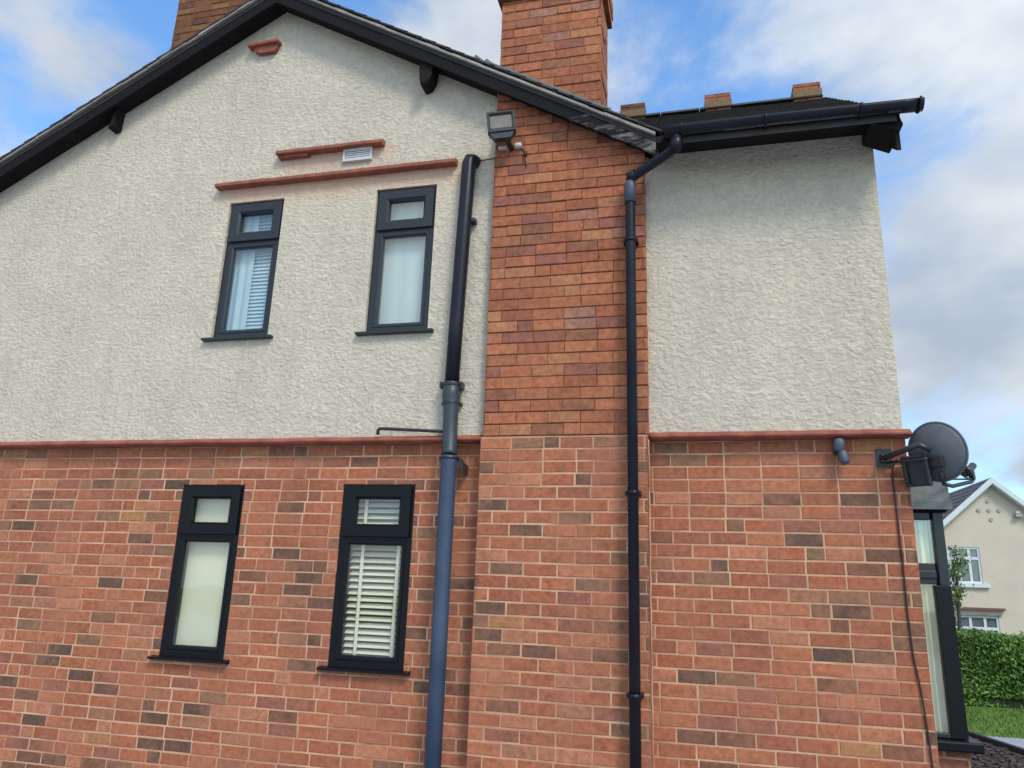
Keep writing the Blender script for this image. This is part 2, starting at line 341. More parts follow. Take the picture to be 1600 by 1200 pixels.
def glass_mat():
    m = bpy.data.materials.new('window_glass'); m.use_nodes = True; t = m.node_tree; lk = t.links.new
    for n in list(t.nodes): t.nodes.remove(n)
    o = nd(t, 'ShaderNodeOutputMaterial'); mx_ = nd(t, 'ShaderNodeMixShader'); tr = nd(t, 'ShaderNodeBsdfTransparent', ins={0: (.97, .97, .93, 1)})
    g = nd(t, 'ShaderNodeBsdfGlossy', ins={'Roughness': .02, 'Color': (1, 1, 1, 1)}); lw = nd(t, 'ShaderNodeLayerWeight', ins={0: .5}); pw = nd(t, 'ShaderNodeMath', operation='POWER', ins={1: 4.0}); lk(lw.outputs['Facing'], pw.inputs[0])
    fr = nd(t, 'ShaderNodeMath', operation='MULTIPLY_ADD', ins={1: .8, 2: .07}); lk(pw.outputs[0], fr.inputs[0])
    c = nd(t, 'ShaderNodeTexCoord'); n = nd(t, 'ShaderNodeTexNoise', ins={'Scale': 3, 'Detail': 1}); lk(c.outputs['Object'], n.inputs['Vector'])
    b = nd(t, 'ShaderNodeBump', ins={'Strength': .06, 'Distance': .02}); lk(n.outputs[0], b.inputs['Height']); lk(b.outputs[0], g.inputs['Normal'])
    lk(fr.outputs[0], mx_.inputs[0]); lk(tr.outputs[0], mx_.inputs[1]); lk(g.outputs[0], mx_.inputs[2]); lk(mx_.outputs[0], o.inputs[0])
    return m
M_glass = glass_mat()

# ---------------------------------------------------------------- ground
M_pave = material('blue_grey_block_paving', (.34, .36, .40), .8, var=(.25, .27, .31), scale=5, bump=.5, bscale=30)
M_grass = material('lawn_green', (.085, .17, .022), .9, var=(.125, .215, .035), scale=2.5, bump=.8, bscale=90)
M_bark = material('dark_bark_chippings', (.035, .026, .024), .9, var=(.085, .068, .06), scale=35, bump=1, bscale=70)
M_soil = material('distant_ground', (.12, .13, .08), .95, var=(.09, .11, .05), scale=.5)
bm = bmesh.new()
rows = [(-60, 0), (9.6, 0), (15, -1.9), (60, -2.6), (700, -6)]
xs = [-700, -60, 0, 60, 700]
g = [[bm.verts.new((x, y, z - .012)) for x in xs] for y, z in rows]
for i in range(len(rows) - 1):
    for j in range(len(xs) - 1): bm.faces.new((g[i][j], g[i][j + 1], g[i + 1][j + 1], g[i + 1][j]))
structure(mobj('ground', bm, M_soil))
bm = bmesh.new()
quad(bm, (-30, -20, 0), (20, -20, 0), (20, 0, 0), (-30, 0, 0)); quad(bm, (1.0, 0, 0), (20, 0, 0), (20, 5.75, 0), (1.0, 5.75, 0))
structure(mobj('driveway', bm, M_pave))
bm = bmesh.new(); quad(bm, (1.2, 5.75, .0), (20, 5.75, .0), (20, 9.4, .0), (1.2, 9.4, .0))
structure(mobj('lawn', bm, M_grass))
bm = bmesh.new()
rnd = random.Random(3)
for i in range(9000):
    x = rnd.uniform(2.2, 6.5); y = rnd.uniform(5.7, 8.3); h = rnd.uniform(.025, .06); a = rnd.uniform(0, 6.28); d = .006
    dx, dy = math.cos(a) * d, math.sin(a) * d; lx, ly = rnd.uniform(-.02, .02), rnd.uniform(-.02, .02)
    bm.faces.new([bm.verts.new(p) for p in ((x - dx, y - dy, 0), (x + dx, y + dy, 0), (x + lx, y + ly, h))])
o = mobj('grass', bm, M_grass); o['kind'] = 'stuff'; o['label'] = 'short mown grass blades in front of the clipped hedge'; o['category'] = 'grass'
bm = bmesh.new()
prism(bm, [(1.3, -3), (3.95, -3), (3.62, 3.0), (3.25, 4.55), (2.95, 5.72), (1.3, 5.72)], 'z', -.01, .012)
structure(mobj('planting_bed', bm, M_bark))
bm = bmesh.new()
for i in range(2600):
    y = rnd.uniform(1.5, 5.6); x = rnd.uniform(1.6, 3.55 - (y - 3) * .24); s = rnd.uniform(.015, .045)
    Mx = Matrix.Translation((x, y, .015 + rnd.random() * .02)) @ Matrix.Rotation(rnd.uniform(0, 6.28), 4, 'Z') @ Matrix.Rotation(rnd.uniform(-.5, .5), 4, 'X')
    box(bm, -s, s, -s * .4, s * .4, -.006, .006, M=Mx)
o = mobj('bark_chippings', bm, M_bark); o['kind'] = 'stuff'; o['label'] = 'dark bark chippings beside the bay window'; o['category'] = 'bark chippings'
bm = bmesh.new()
ed = [(3.95, -3), (3.64, 3.0), (3.27, 4.55), (2.97, 5.74)]
for a, b in zip(ed[:-1], ed[1:]):
    d = Vector((b[0] - a[0], b[1] - a[1], 0)); n_ = max(1, int(d.length / .6)); ang = math.atan2(d.y, d.x)
    for k in range(n_):
        p = Vector((a[0], a[1], 0)) + d * (k / n_); Mx = Matrix.Translation(p) @ Matrix.Rotation(ang, 4, 'Z')
        box(bm, .006, d.length / n_ - .006, -.05, .0, -.02, .07, M=Mx)
M_edge = material('dark_engineering_brick_edging', (.022, .027, .04), .45, var=(.035, .04, .055), scale=8, bump=.2)
structure(mobj('kerb', bm, M_edge, bevel=.008))

# ---------------------------------------------------------------- the house
H = thing('house', 'two storey red brick and cream rendered house with gable, chimney and black window frames', 'house')
def part(name, bm, mats, parent=H, **k): 
    return mobj(name, bm, mats, parent, **k)
XL = -8.2
G1 = (-3.835, -3.300, .992, 2.235); G2 = (-2.487, -1.932, .995, 2.241)
W1 = (-3.746, -3.235, 3.400, 4.604); W2 = (-2.408, -1.900, 3.385, 4.594)
BRL, BRR, BRY = -1.43, -.290, -.12
AX, AZ, SR_, SLp = -3.44, 6.625, .582, .544
def rtop(x): return AZ - (SR_ * (x - AX) if x > AX else SLp * (AX - x))

bm = bmesh.new()
brick_field(bm, (0, 0, 0), (1, 0, 0), (0, -1, 0), XL, BRL + .02, 0.0, 2.545, holes=[G1, G2], seed=11, joint=.011, depth=.0032)
brick_field(bm, (0, 0, 0), (1, 0, 0), (0, -1, 0), BRR - .02, 1.27, 0.0, 2.545, seed=12, joint=.011, depth=.0032, phase=.05)
# street side and far side faces
BAYY0, BAYY1 = .2, 2.9
brick_field(bm, (1.27, 0, 0), (0, 1, 0), (1, 0, 0), 0.0, BAYY0, 0.0, 2.545, seed=13, joint=.011, depth=.0032)
brick_field(bm, (1.27, 0, 0), (0, 1, 0), (1, 0, 0), BAYY1, 8.1, 0.0, 2.545, seed=14, joint=.011, depth=.0032)
brick_field(bm, (1.27, 0, 0), (0, 1, 0), (1, 0, 0), BAYY0, BAYY1, 2.30, 2.545, seed=15, joint=.011, depth=.0032)
# reveals of the two ground floor openings
lay = bm.loops.layers.float_color.get('tint')
for (x0, x1, z0, z1) in (G1, G2):
    for ps in (((x0, .0, z0), (x0, .14, z0), (x0, .14, z1), (x0, .0, z1)), ((x1, .0, z0), (x1, .0, z1), (x1, .14, z1), (x1, .14, z0)), ((x0, 0, z1), (x0, .14, z1), (x1, .14, z1), (x1, 0, z1)), ((x0, 0, z0), (x1, 0, z0), (x1, .14, z0), (x0, .14, z0))):
        fc = quad(bm, *ps, mi=0)
        for l in fc.loops: l[lay] = (.3, .12, .08, 1)
part('brick_wall', bm, [M_brick, M_mortar])
# structural shell behind the faces: closes the rooms
bm = bmesh.new()
for (a0, a1, b0, b1) in cells(XL, 1.24, 0, 7, [G1, G2, W1, W2], lambda x: (rtop(x) - .16) if x < -.3 else 4.64, brk=(AX, -.3)):
    prism(bm, [(a0, b0[0]), (a1, b0[1]), (a1, b1[1]), (a0, b1[0])], 'y', .03, .1)
box(bm, XL, XL + .1, .1, 8, 0, 3.9); box(bm, XL, 1.2, 8, 8.1, 0, 4.4); box(bm, 1.14, 1.24, 2.95, 8, 0, 4.5); box(bm, 1.14, 1.24, .1, 2.95, 2.35, 4.5)
box(bm, XL + .1, 1.14, .1, 8, 2.45, 2.62)
box(bm, XL + .1, 1.14, 1.6, 1.7, .0, 2.4); box(bm, XL + .1, 1.14, 1.6, 1.7, 2.63, 4.5); box(bm, XL + .1, 1.14, .1, 8, 4.62, 4.7)
fixn(bm); part('inner_wall', bm, M_room)

# cream render: main gable and the wing
bm = bmesh.new()
RY = -.05
def slab(u0_, u1_, z0, holes, top, brk, y0, y1):
    for (a0, a1, b0, b1) in cells(u0_, u1_, z0, 9, holes, top, brk=brk):
        quad(bm, (a0, y0, b0[0]), (a1, y0, b0[1]), (a1, y0, b1[1]), (a0, y0, b1[0]))
    for (x0, x1, zz0, zz1) in holes:
        quad(bm, (x0, y0, zz0), (x0, y1, zz0), (x0, y1, zz1), (x0, y0, zz1)); quad(bm, (x1, y0, zz0), (x1, y0, zz1), (x1, y1, zz1), (x1, y1, zz0))
        quad(bm, (x0, y0, zz1), (x0, y1, zz1), (x1, y1, zz1), (x1, y0, zz1)); quad(bm, (x0, y0, zz0), (x1, y0, zz0), (x1, y1, zz0), (x0, y1, zz0))
slab(XL, BRL + .06, 2.565, [W1, W2], lambda x: rtop(x) - .10, (AX,), RY, .1)
quad(bm, (XL, RY, 2.565), (XL, .0, 2.565), (BRL, .0, 2.565), (BRL, RY, 2.565))
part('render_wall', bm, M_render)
bm = bmesh.new()
slab(BRR - .06, 1.248, 2.565, [], lambda x: 4.70, (), RY, .1)
quad(bm, (1.248, RY, 2.565), (1.248, 8.1, 2.565), (1.248, 8.1, 4.70), (1.248, RY, 4.70))
quad(bm, (1.248, RY + .001, 4.70), (1.248, 3.45, 4.70), (1.248, 1.7, 5.95))
quad(bm, (BRR, RY, 2.565), (BRR, .0, 2.565), (1.248, .0, 2.565), (1.248, RY, 2.565))
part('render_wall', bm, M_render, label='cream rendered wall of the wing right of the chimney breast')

# plinth moulding between brick and render
def moulding(x0, x1):
    bm = bmesh.new(); n_ = 26; rnd = random.Random(int(x0 * 10))
    prof = [(0, 2.528), (-.055, 2.531), (-.096, 2.537), (-.103, 2.547), (-.099, 2.556), (-.082, 2.570), (-.045, 2.584), (0, 2.588)]
    rr_ = []
    for i in range(n_ + 1):
        x = x0 + (x1 - x0) * i / n_; dz = rnd.uniform(-.0018, .0018); dy = rnd.uniform(-.002, .002)
        rr_.append([bm.verts.new((x, y + (dy if y else 0), z + dz)) for y, z in prof])
    for i in range(n_):
        for k in range(len(prof) - 1):
            fc = bm.faces.new((rr_[i][k], rr_[i][k + 1], rr_[i + 1][k + 1], rr_[i + 1][k])); fc.smooth = True
    bm.faces.new(rr_[0]); bm.faces.new(rr_[-1][::-1]); fixn(bm)
    return part('plinth_moulding', bm, M_plinth)
moulding(XL, BRL + .005); moulding(BRR + .004, 1.285)

# chimney breast
bm = bmesh.new()
btop = lambda x: rtop(x) - .10
brick_field(bm, (0, BRY, 0), (1, 0, 0), (0, -1, 0), BRL, BRR, 0, 2.555, seed=21, joint=.011, depth=.0032, phase=.1, header=.06, zref=2.552)
lay = bm.loops.layers.float_color.get('tint')
for x, nx, s in ((BRL, -1, 31), (BRR, 1, 32)):
    brick_field(bm, (x, 0, 0), (0, 1, 0), (nx, 0, 0), BRY, 0, 0, 2.555, seed=s, joint=.011, depth=.0032, zref=2.552, header=0)
rnd = random.Random(5)
part('chimney_breast', bm, [M_brick, M_mortar])
bm = bmesh.new()
z = 0
fil = bmesh.new(); pts = []
while z < 2.55: pts.append((BRR + .002 + rnd.uniform(-.002, .002), BRY - .001, z)); z += .06
tube(fil, pts, .0055, 6); part('mortar_fillet', fil, M_mortar)
brick_field(bm, (0, BRY + .002, 0), (1, 0, 0), (0, -1, 0), BRL + .012, BRR + .003, 2.555, 7, top=btop, seed=22, pal=PAL_UP, joint=.0065, depth=.009, rough=.0045, header=.05, wob=.0022, vj=.45, zref=2.558)
for x, nx, s in ((BRL + .012, -1, 33), (BRR + .003, 1, 34)):
    brick_field(bm, (x, 0, 0), (0, 1, 0), (nx, 0, 0), BRY, .02, 2.555, rtop(x) - .13, seed=s, pal=PAL_UP, joint=.008, depth=.008, rough=.002, header=0, zref=2.558)
part('chimney_breast', bm, [M_brickup, M_mortar_dk], label='older rougher brickwork of the upper chimney breast')

# chimney stack
def stack(x0, x1, y0, y1, zb, zt, seed, pal, mats, label, corbel_z=None, pr=.045):
    bm = bmesh.new()
    for (P0, U, Nn, a, b) in (((0, y0, 0), (1, 0, 0), (0, -1, 0), x0, x1), ((0, y1, 0), (1, 0, 0), (0, 1, 0), x0, x1), ((x0, 0, 0), (0, 1, 0), (-1, 0, 0), y0, y1), ((x1, 0, 0), (0, 1, 0), (1, 0, 0), y0, y1)):
        seed += 1; brick_field(bm, P0, U, Nn, a, b, zb, zt, seed=seed, pal=pal, joint=.009, depth=.006, rough=.004, header=.05, wob=.002, vj=.45, zref=2.558)
    s = part('chimney_stack', bm, mats, label=label)
    cb = bmesh.new(); cz = corbel_z or zt
    for k in range(3):
        p_ = pr if k else pr * .8
        for (P0, U, Nn, a, b) in (((0, y0 - p_, 0), (1, 0, 0), (0, -1, 0), x0 - p_, x1 + p_), ((0, y1 + p_, 0), (1, 0, 0), (0, 1, 0), x0 - p_, x1 + p_), ((x0 - p_, 0, 0), (0, 1, 0), (-1, 0, 0), y0 - p_, y1 + p_), ((x1 + p_, 0, 0), (0, 1, 0), (1, 0, 0), y0 - p_, y1 + p_)):
            seed += 1; brick_field(cb, P0, U, Nn, a, b, cz + k * BH, cz + (k + 1) * BH, seed=seed, pal=pal, joint=.009, depth=.006, zref=cz)
    box(cb, x0 - pr + .01, x1 + pr - .01, y0 - pr + .01, y1 + pr - .01, cz + .002, cz + 3 * BH, mi=1)
    mobj('corbel', cb, mats, s)
    for k in range(2):
        pb = bmesh.new(); cx = x0 + (x1 - x0) * (.3 + .4 * k); cyy = (y0 + y1) / 2; zt_ = cz + 3 * BH
        tube(pb, [(cx, cyy, zt_ - .02), (cx, cyy, zt_ + .06), (cx, cyy, zt_ + .3), (cx, cyy, zt_ + .33), (cx, cyy, zt_ + .36)], .1, 16, radii=[.13, .11, .1, .12, .12]); mobj('chimney_pot', pb, M_terra, s)
    return s
S1 = stack(-1.412, -.607, -.10, .34, 4.9, 6.17, 50, PAL_UP, [M_brickup, M_mortar_dk], 'red brick chimney stack above the chimney breast', 6.17)
bm = bmesh.new()
k = 0; x = -1.47
while x < -.56:
    x2 = x + .19; zt_ = rtop(x2) + .125
    prism(bm, [(x, rtop(x) - .02), (x2 - .006, rtop(x2) - .02), (x2 - .006, zt_), (x, zt_ + .10)], 'y', -.112 - .003 * (k % 2), -.104); x = x2; k += 1
for x_, w_ in ((-1.62, .10), (-1.53, .13)): prism(bm, [(x_, rtop(x_) + .0), (x_ + w_, rtop(x_ + w_) + .0), (x_ + w_, rtop(x_ + w_) + .07), (x_ + .02, rtop(x_) + .09), (x_, rtop(x_) + .06)], 'y', -.16, -.02)
fixn(bm); mobj('flashing', bm, M_lead, S1)
stack(-5.62, -4.55, 1.0, 1.9, 5.0, 8.2, 70, PAL_OLD, [M_brickup, M_mortar_dk], 'brown brick chimney stack behind the left roof slope', 8.2)

# roofs
def tile_roof(bm, O, U, V, ul, vl, wdt=.20, exp_=.145, thick=.013, seed=1, lift=.010, crop=None):
    rnd = random.Random(seed); O, U, V = Vector(O), Vector(U).normalized(), Vector(V).normalized(); Nn = U.cross(V)
    if Nn.z < 0: Nn = -Nn
    n = int(vl / exp_) + 1
    for i in range(n):
        off = wdt / 2 if i % 2 else 0; j = 0; u = -off
        while u < ul:
            a, b = max(u, 0), min(u + wdt - .004, ul); u += wdt
            if b - a < .03: continue
            v0, v1 = i * exp_ - .01, min((i + 1) * exp_ + .03, vl + .02)
            if crop and crop(O + U * (a + b) / 2 + V * (v0 + v1) / 2): continue
            h = lift + rnd.uniform(0, .006); h2 = rnd.uniform(0, .003); jj = rnd.uniform(-.005, .005)
            P = [O + U * a + V * (v0 + jj) + Nn * h, O + U * b + V * (v0 + jj) + Nn * (h + h2), O + U * b + V * v1, O + U * a + V * v1]
            Q = [p + Nn * thick for p in P]
            vp = [bm.verts.new(p) for p in P]; vq = [bm.verts.new(p) for p in Q]
            bm.faces.new(vq); bm.faces.new(vp[::-1])
            for k in range(4): bm.faces.new((vp[k], vp[(k + 1) % 4], vq[(k + 1) % 4], vq[k]))
Y0 = -.26; YB = 8.3
XR, XLL = -.20, -8.75
roof = bmesh.new()
T = .055
for (xa, xb) in ((AX, XR), (AX, XLL)):
    prism(roof, [(xa, rtop(xa) - .03), (xb, rtop(xb) - .03), (xb, rtop(xb) - .03 - T), (xa, rtop(xa) - .03 - T)], 'y', Y0 + .03, YB)
fixn(roof)
tile_roof(roof, (XR + .03, Y0, rtop(XR) - .032), (0, 1, 0), (-(XR - AX), 0, AZ - rtop(XR)), YB - Y0, math.hypot(XR - AX, AZ - rtop(XR)) + .03, seed=1, lift=.004, crop=lambda p: (-1.42 < p.x < -.6 and -.1 < p.y < .35))
tile_roof(roof, (XLL, Y0, rtop(XLL) - .032), (0, 1, 0), ((AX - XLL), 0, AZ - rtop(XLL)), YB - Y0, math.hypot(XLL - AX, AZ - rtop(XLL)), seed=2, crop=lambda p: (-5.62 < p.x < -4.55 and 1 < p.y < 1.9))
RF = part('roof', roof, M_tile)
bm = bmesh.new(); y = Y0
while y < YB:
    prism(bm, [(AX - .12, AZ - .06), (AX - .07, AZ + .01), (AX, AZ + .045), (AX + .07, AZ + .01), (AX + .12, AZ - .06)], 'y', y, y + .44); y += .45
fixn(bm); mobj('ridge_tile', bm, M_terra, RF)
# verge cement strip
bm = bmesh.new(); rnd = random.Random(9)
for (xa, xb) in ((AX, XR), (XLL, AX)):
    n_ = int(abs(xb - xa) / .12)
    for k in range(n_):
        x0_, x1_ = xa + (xb - xa) * k / n_, xa + (xb - xa) * (k + 1) / n_
        t0 = .031 + rnd.uniform(-.003, .002); y_ = Y0 + .006 + rnd.uniform(-.004, .004)
        prism(bm, [(x0_, rtop(x0_) - t0), (x1_, rtop(x1_) - t0), (x1_, rtop(x1_) - .052), (x0_, rtop(x0_) - .052)], 'y', y_, Y0 + .029)
fixn(bm); mobj('verge', bm, M_verge, RF)
# bargeboards
for xa, xb, lab in ((AX + .001, XR - .0, 'black bargeboard on the right slope with paint flaked to grey at its lower end'), (XLL, AX - .001, 'black bargeboard on the left slope')):
    bm = bmesh.new(); n_ = 12
    for k in range(n_):
        a, b = xa + (xb - xa) * k / n_, xa + (xb - xa) * (k + 1) / n_
        prism(bm, [(a, rtop(a) - .088), (b, rtop(b) - .088), (b, rtop(b) - .187), (a, rtop(a) - .187)], 'y', Y0 + .035, Y0 + .06)
    bmesh.ops.remove_doubles(bm, verts=bm.verts[:], dist=.0001); fixn(bm)
    part('bargeboard', bm, M_barge, label=lab)
# soffit boards under the verge
bm = bmesh.new()
for xa, xb in ((AX, XR - .02), (XLL, AX)):
    prism(bm, [(xa, rtop(xa) - .125), (xb, rtop(xb) - .125), (xb, rtop(xb) - .145), (xa, rtop(xa) - .145)], 'y', Y0 + .062, -.051)
fixn(bm); part('soffit', bm, M_timber)
# purlin ends
for (x0, x1, zb, yf) in ((-2.07, -1.94, 5.43, -.197), (-5.045, -4.985, 5.44, -.16)):
    bm = bmesh.new(); c_ = (x0 + x1) / 2; zt_ = rtop(c_) - .13
    prism(bm, [(x0, zt_), (x1, zt_), (x1 - .01, zb + .07), (c_ + .02, zb), (c_ - .04, zb - .015), (x0 + .012, zb + .06)], 'y', yf, -.05)
    fixn(bm); part('purlin_end', bm, M_timber, bevel=.012)

# the wing roof, ridge along x
WE, WZ, WR, WRZ = -.40, 4.585, 1.70, 6.185; WX = 1.335
sl = (WRZ - WZ) / (WR - WE)
bm = bmesh.new()
prism(bm, [(WE, WZ - .03), (WR, WRZ - .03), (2 * WR - WE, WZ - .03), (2 * WR - WE, WZ - .08), (WR, WRZ - .08), (WE, WZ - .08)], 'x', -.10, WX - .02)
prism(bm, [(.6, WZ - .03 + sl), (WR, WRZ - .03), (2.8, WRZ - .03 - sl * 1.1), (2.8, 4.9), (.6, 4.9)], 'x', -2.6, -.10)
fixn(bm)
tile_roof(bm, (-.74, WE - .02, WZ - .045), (1, 0, 0), (0, WR - WE, WRZ - WZ), WX + .74, math.hypot(WR - WE, WRZ - WZ) + .02, seed=5, crop=lambda p: p.x < -.14 and (p.z < rtop(p.x) + .03 or p.y < -.2))
tile_roof(bm, (-.14, 2 * WR - WE, WZ - .03), (1, 0, 0), (0, -(WR - WE), WRZ - WZ), WX + .14, math.hypot(WR - WE, WRZ - WZ), seed=6)
RW = part('roof', bm, M_tile, label='dark slate roof of the wing')
M_ochre = material('ochre_cement_bedding', (.22, .15, .07), .9, var=(.14, .09, .05), scale=20)
for k, xk in enumerate((-.62, .205, 1.025)):
    bm = bmesh.new(); s_ = 90 + k * 5; x1_ = xk + .245
    for (P0, U, Nn, a, b) in (((0, WR - .1, 0), (1, 0, 0), (0, -1, 0), xk, x1_), ((0, WR + .12, 0), (1, 0, 0), (0, 1, 0), xk, x1_), ((xk, 0, 0), (0, 1, 0), (-1, 0, 0), WR - .1, WR + .12), ((x1_, 0, 0), (0, 1, 0), (1, 0, 0), WR - .1, WR + .12)):
        s_ += 1; brick_field(bm, P0, U, Nn, a, b, WRZ - .1, WRZ + .105, seed=s_, pal=PAL_UP if k else PAL_OLD, joint=.008, depth=.004, zref=WRZ - .1)
    box(bm, xk + .005, x1_ - .005, WR - .095, WR + .115, WRZ, WRZ + .10, mi=1)
    box(bm, xk + .001, x1_ - .001, WR - .099, WR + .119, WRZ + .102, WRZ + .106, mi=1)
    box(bm, xk - .008, x1_ + .008, WR - .108, WR + .128, WRZ - .04, WRZ + .03, mi=2)
    mobj('ridge_block', bm, [M_brickup, M_mortar_dk, M_ochre], RW)
bm = bmesh.new(); x = -.6
while x < WX - .05:
    prism(bm, [(WR - .12, WRZ - .06), (WR - .06, WRZ + .0), (WR, WRZ + .03), (WR + .06, WRZ + .0), (WR + .12, WRZ - .06)], 'x', x, min(x + .37, WX)); x += .378
fixn(bm); mobj('ridge_tile', bm, M_tile, RW)
# wing eaves: fascia, soffit and the boxed end under the verge
bm = bmesh.new(); box(bm, -.19, WX - .02, -.365, -.345, 4.55, 4.60); prism(bm, [(-.344, 4.565), (-.051, 4.645), (-.051, 4.66), (-.344, 4.58)], 'x', -.19, 1.25); fixn(bm)
part('fascia', bm, M_timber)
bm = bmesh.new()
prism(bm, [(1.17, 4.53), (1.33, 4.45), (1.36, 4.50), (1.345, 4.55), (1.345, 4.60), (1.17, 4.60)], 'y', -.367, -.10)
fixn(bm); part('eaves_end', bm, M_timber, bevel=.006)
bm = bmesh.new()
for s_ in (1, -1):
    f_ = lambda y, dz: (WR + s_ * (y - WR), WZ + sl * (y - WE) + dz)
    prism(bm, [f_(WE + .05, -.08), f_(WR, -.08), f_(WR, -.30), f_(WE + .05, -.30)], 'x', 1.31, WX)
fixn(bm); part('bargeboard', bm, M_timber, label='black bargeboard on the street gable of the wing')
# gutter
def gutter(x0, x1, yc, zt_, r_=.055):
    bm = bmesh.new(); segs = 12; xs_ = [x0 + (x1 - x0) * i / 14 for i in range(15)]
    ring_ = []
    for x in xs_:
        sag = .0035 * math.sin(x * 3.1)
        row = []
        for rad in (r_, r_ - .006):
            row.append([bm.verts.new((x, yc + rad * math.cos(math.pi + math.pi * k / segs), zt_ + sag + rad * math.sin(math.pi + math.pi * k / segs))) for k in range(segs + 1)])
        ring_.append(row)
    for i in range(14):
        for q in (0, 1):
            for k in range(segs):
                fc = bm.faces.new((ring_[i][q][k], ring_[i][q][k + 1], ring_[i + 1][q][k + 1], ring_[i + 1][q][k])); fc.smooth = True
        for k in (0, segs): bm.faces.new((ring_[i][0][k], ring_[i][1][k], ring_[i + 1][1][k], ring_[i + 1][0][k]))
    for e in (0, -1): bm.faces.new(ring_[e][0])
    fixn(bm); return bm
GT = part('gutter', gutter(-.13, 1.462, -.425, 4.605, .056), M_pipe)
for x in (-.02, .52, 1.1, 1.44):
    bm = bmesh.new(); w_ = .018 if x != 1.44 else .016
    tube(bm, [(x, -.425 + .064 * math.cos(math.pi + math.pi * k / 8), 4.605 + .062 * math.sin(math.pi + math.pi * k / 8)) for k in range(9)], w_ * .5, 6)
    mobj('gutter_bracket', bm, M_pipe, GT)

# downpipes
bm = bmesh.new()
tube(bm, [(-.385, -.2, 0), (-.385, -.2, 4.34), (-.383, -.2, 4.375), (-.36, -.21, 4.40), (-.10, -.385, 4.455), (-.058, -.41, 4.475), (-.053, -.425, 4.51), (-.053, -.425, 4.57)], .034, 18)
DP = part('downpipe', bm, M_pipe, label='black rainwater downpipe down the chimney breast')
bm = bmesh.new(); tube(bm, [(-.385, -.2, 4.20), (-.385, -.2, 4.335), (-.384, -.2, 4.36)], .042, 18, radii=[.042, .042, .038]); mobj('collar', bm, M_greypl, DP)
bm = bmesh.new(); tube(bm, [(-.080, -.398, 4.462), (-.056, -.412, 4.478), (-.053, -.425, 4.54)], .041, 18); mobj('collar', bm, M_pipe, DP)
bm = bmesh.new(); tube(bm, [(-.405, -.202, 4.395), (-.375, -.205, 4.398), (-.34, -.225, 4.41)], .04, 18); mobj('collar', bm, M_pipe, DP)
for z in (3.9, 2.15, .95):
    bm = bmesh.new(); tube(bm, [(-.385, -.2, z), (-.385, -.2, z + .03)], .0385, 18); box(bm, -.435, -.335, -.205, -.121, z + .004, z + .026); mobj('bracket', bm, M_pipe, DP)

bm = bmesh.new()
pp = [(-1.585, -.055, 4.742), (-1.60, -.085, 4.742), (-1.618, -.108, 4.73), (-1.622, -.115, 4.70), (-1.640, -.115, 4.0), (-1.655, -.115, 3.4), (-1.663, -.115, 2.95)]
tube(bm, pp, .054, 20, radii=[.050, .053, .055, .055, .054, .053, .052])
SP = part('soil_pipe', bm, M_pipe, label='wide black soil pipe on the cream render, coloured with a slate blue sky sheen below')
bm = bmesh.new()
tube(bm, [(-1.663, -.115, 2.95), (-1.663, -.115, 2.86), (-1.658, -.118, 2.72), (-1.648, -.13, 2.45), (-1.645, -.14, 2.42)], .055, 20, radii=[.063, .064, .053, .053, .055])
mobj('pipe_joint', bm, M_pipe_teal, SP)
bm = bmesh.new(); tube(bm, [(-1.645, -.14, 2.42), (-1.645, -.14, 2.405), (-1.645, -.14, 2.36), (-1.643, -.14, 1.4), (-1.640, -.14, 0)], .053, 20, radii=[.062, .064, .056, .054, .054]); mobj('lower_pipe', bm, M_pipe_blue, SP)
bm = bmesh.new()
for z, rr_ in ((2.935, .066), (2.80, .062)):
    tube(bm, [(-1.663, -.115, z - .014), (-1.663, -.115, z + .014)], rr_, 20)
box(bm, -1.66, -1.64, -.10, -.06, 2.80, 2.93); box(bm, -1.745, -1.585, -.12, -.055, 2.915, 2.955); box(bm, -1.595, -1.572, -.135, -.09, 2.90, 2.945); box(bm, -1.75, -1.73, -.135, -.09, 2.912, 2.955); box(bm, -1.735, -1.59, -.11, -.055, 2.79, 2.812)
mobj('pipe_clamp', bm, M_blackpl, SP, bevel=.003)
bm = bmesh.new(); tube(bm, [(-1.645, -.14, 2.395), (-1.645, -.14, 2.412)], .067, 20); prism(bm, [(-1.60, 2.425), (-1.545, 2.37), (-1.545, 2.30), (-1.565, 2.35), (-1.60, 2.40)], 'y', -.13, -.0); fixn(bm); mobj('pipe_clamp', bm, M_blackpl, SP)
bm = bmesh.new(); box(bm, -1.60, -1.553, -.12, -.052, 4.21, 4.235); tube(bm, [(-1.545, -.10, 4.222), (-1.565, -.10, 4.222)], .013, 8); mobj('bracket', bm, M_blackpl, SP)
bm = bmesh.new(); tube(bm, [(-2.205, -.105, 2.585), (-2.207, -.105, 2.615), (-2.195, -.105, 2.628), (-2.17, -.105, 2.628), (-1.72, -.11, 2.600), (-1.68, -.11, 2.598)], .012, 10)
part('waste_pipe', bm, M_blackpl)

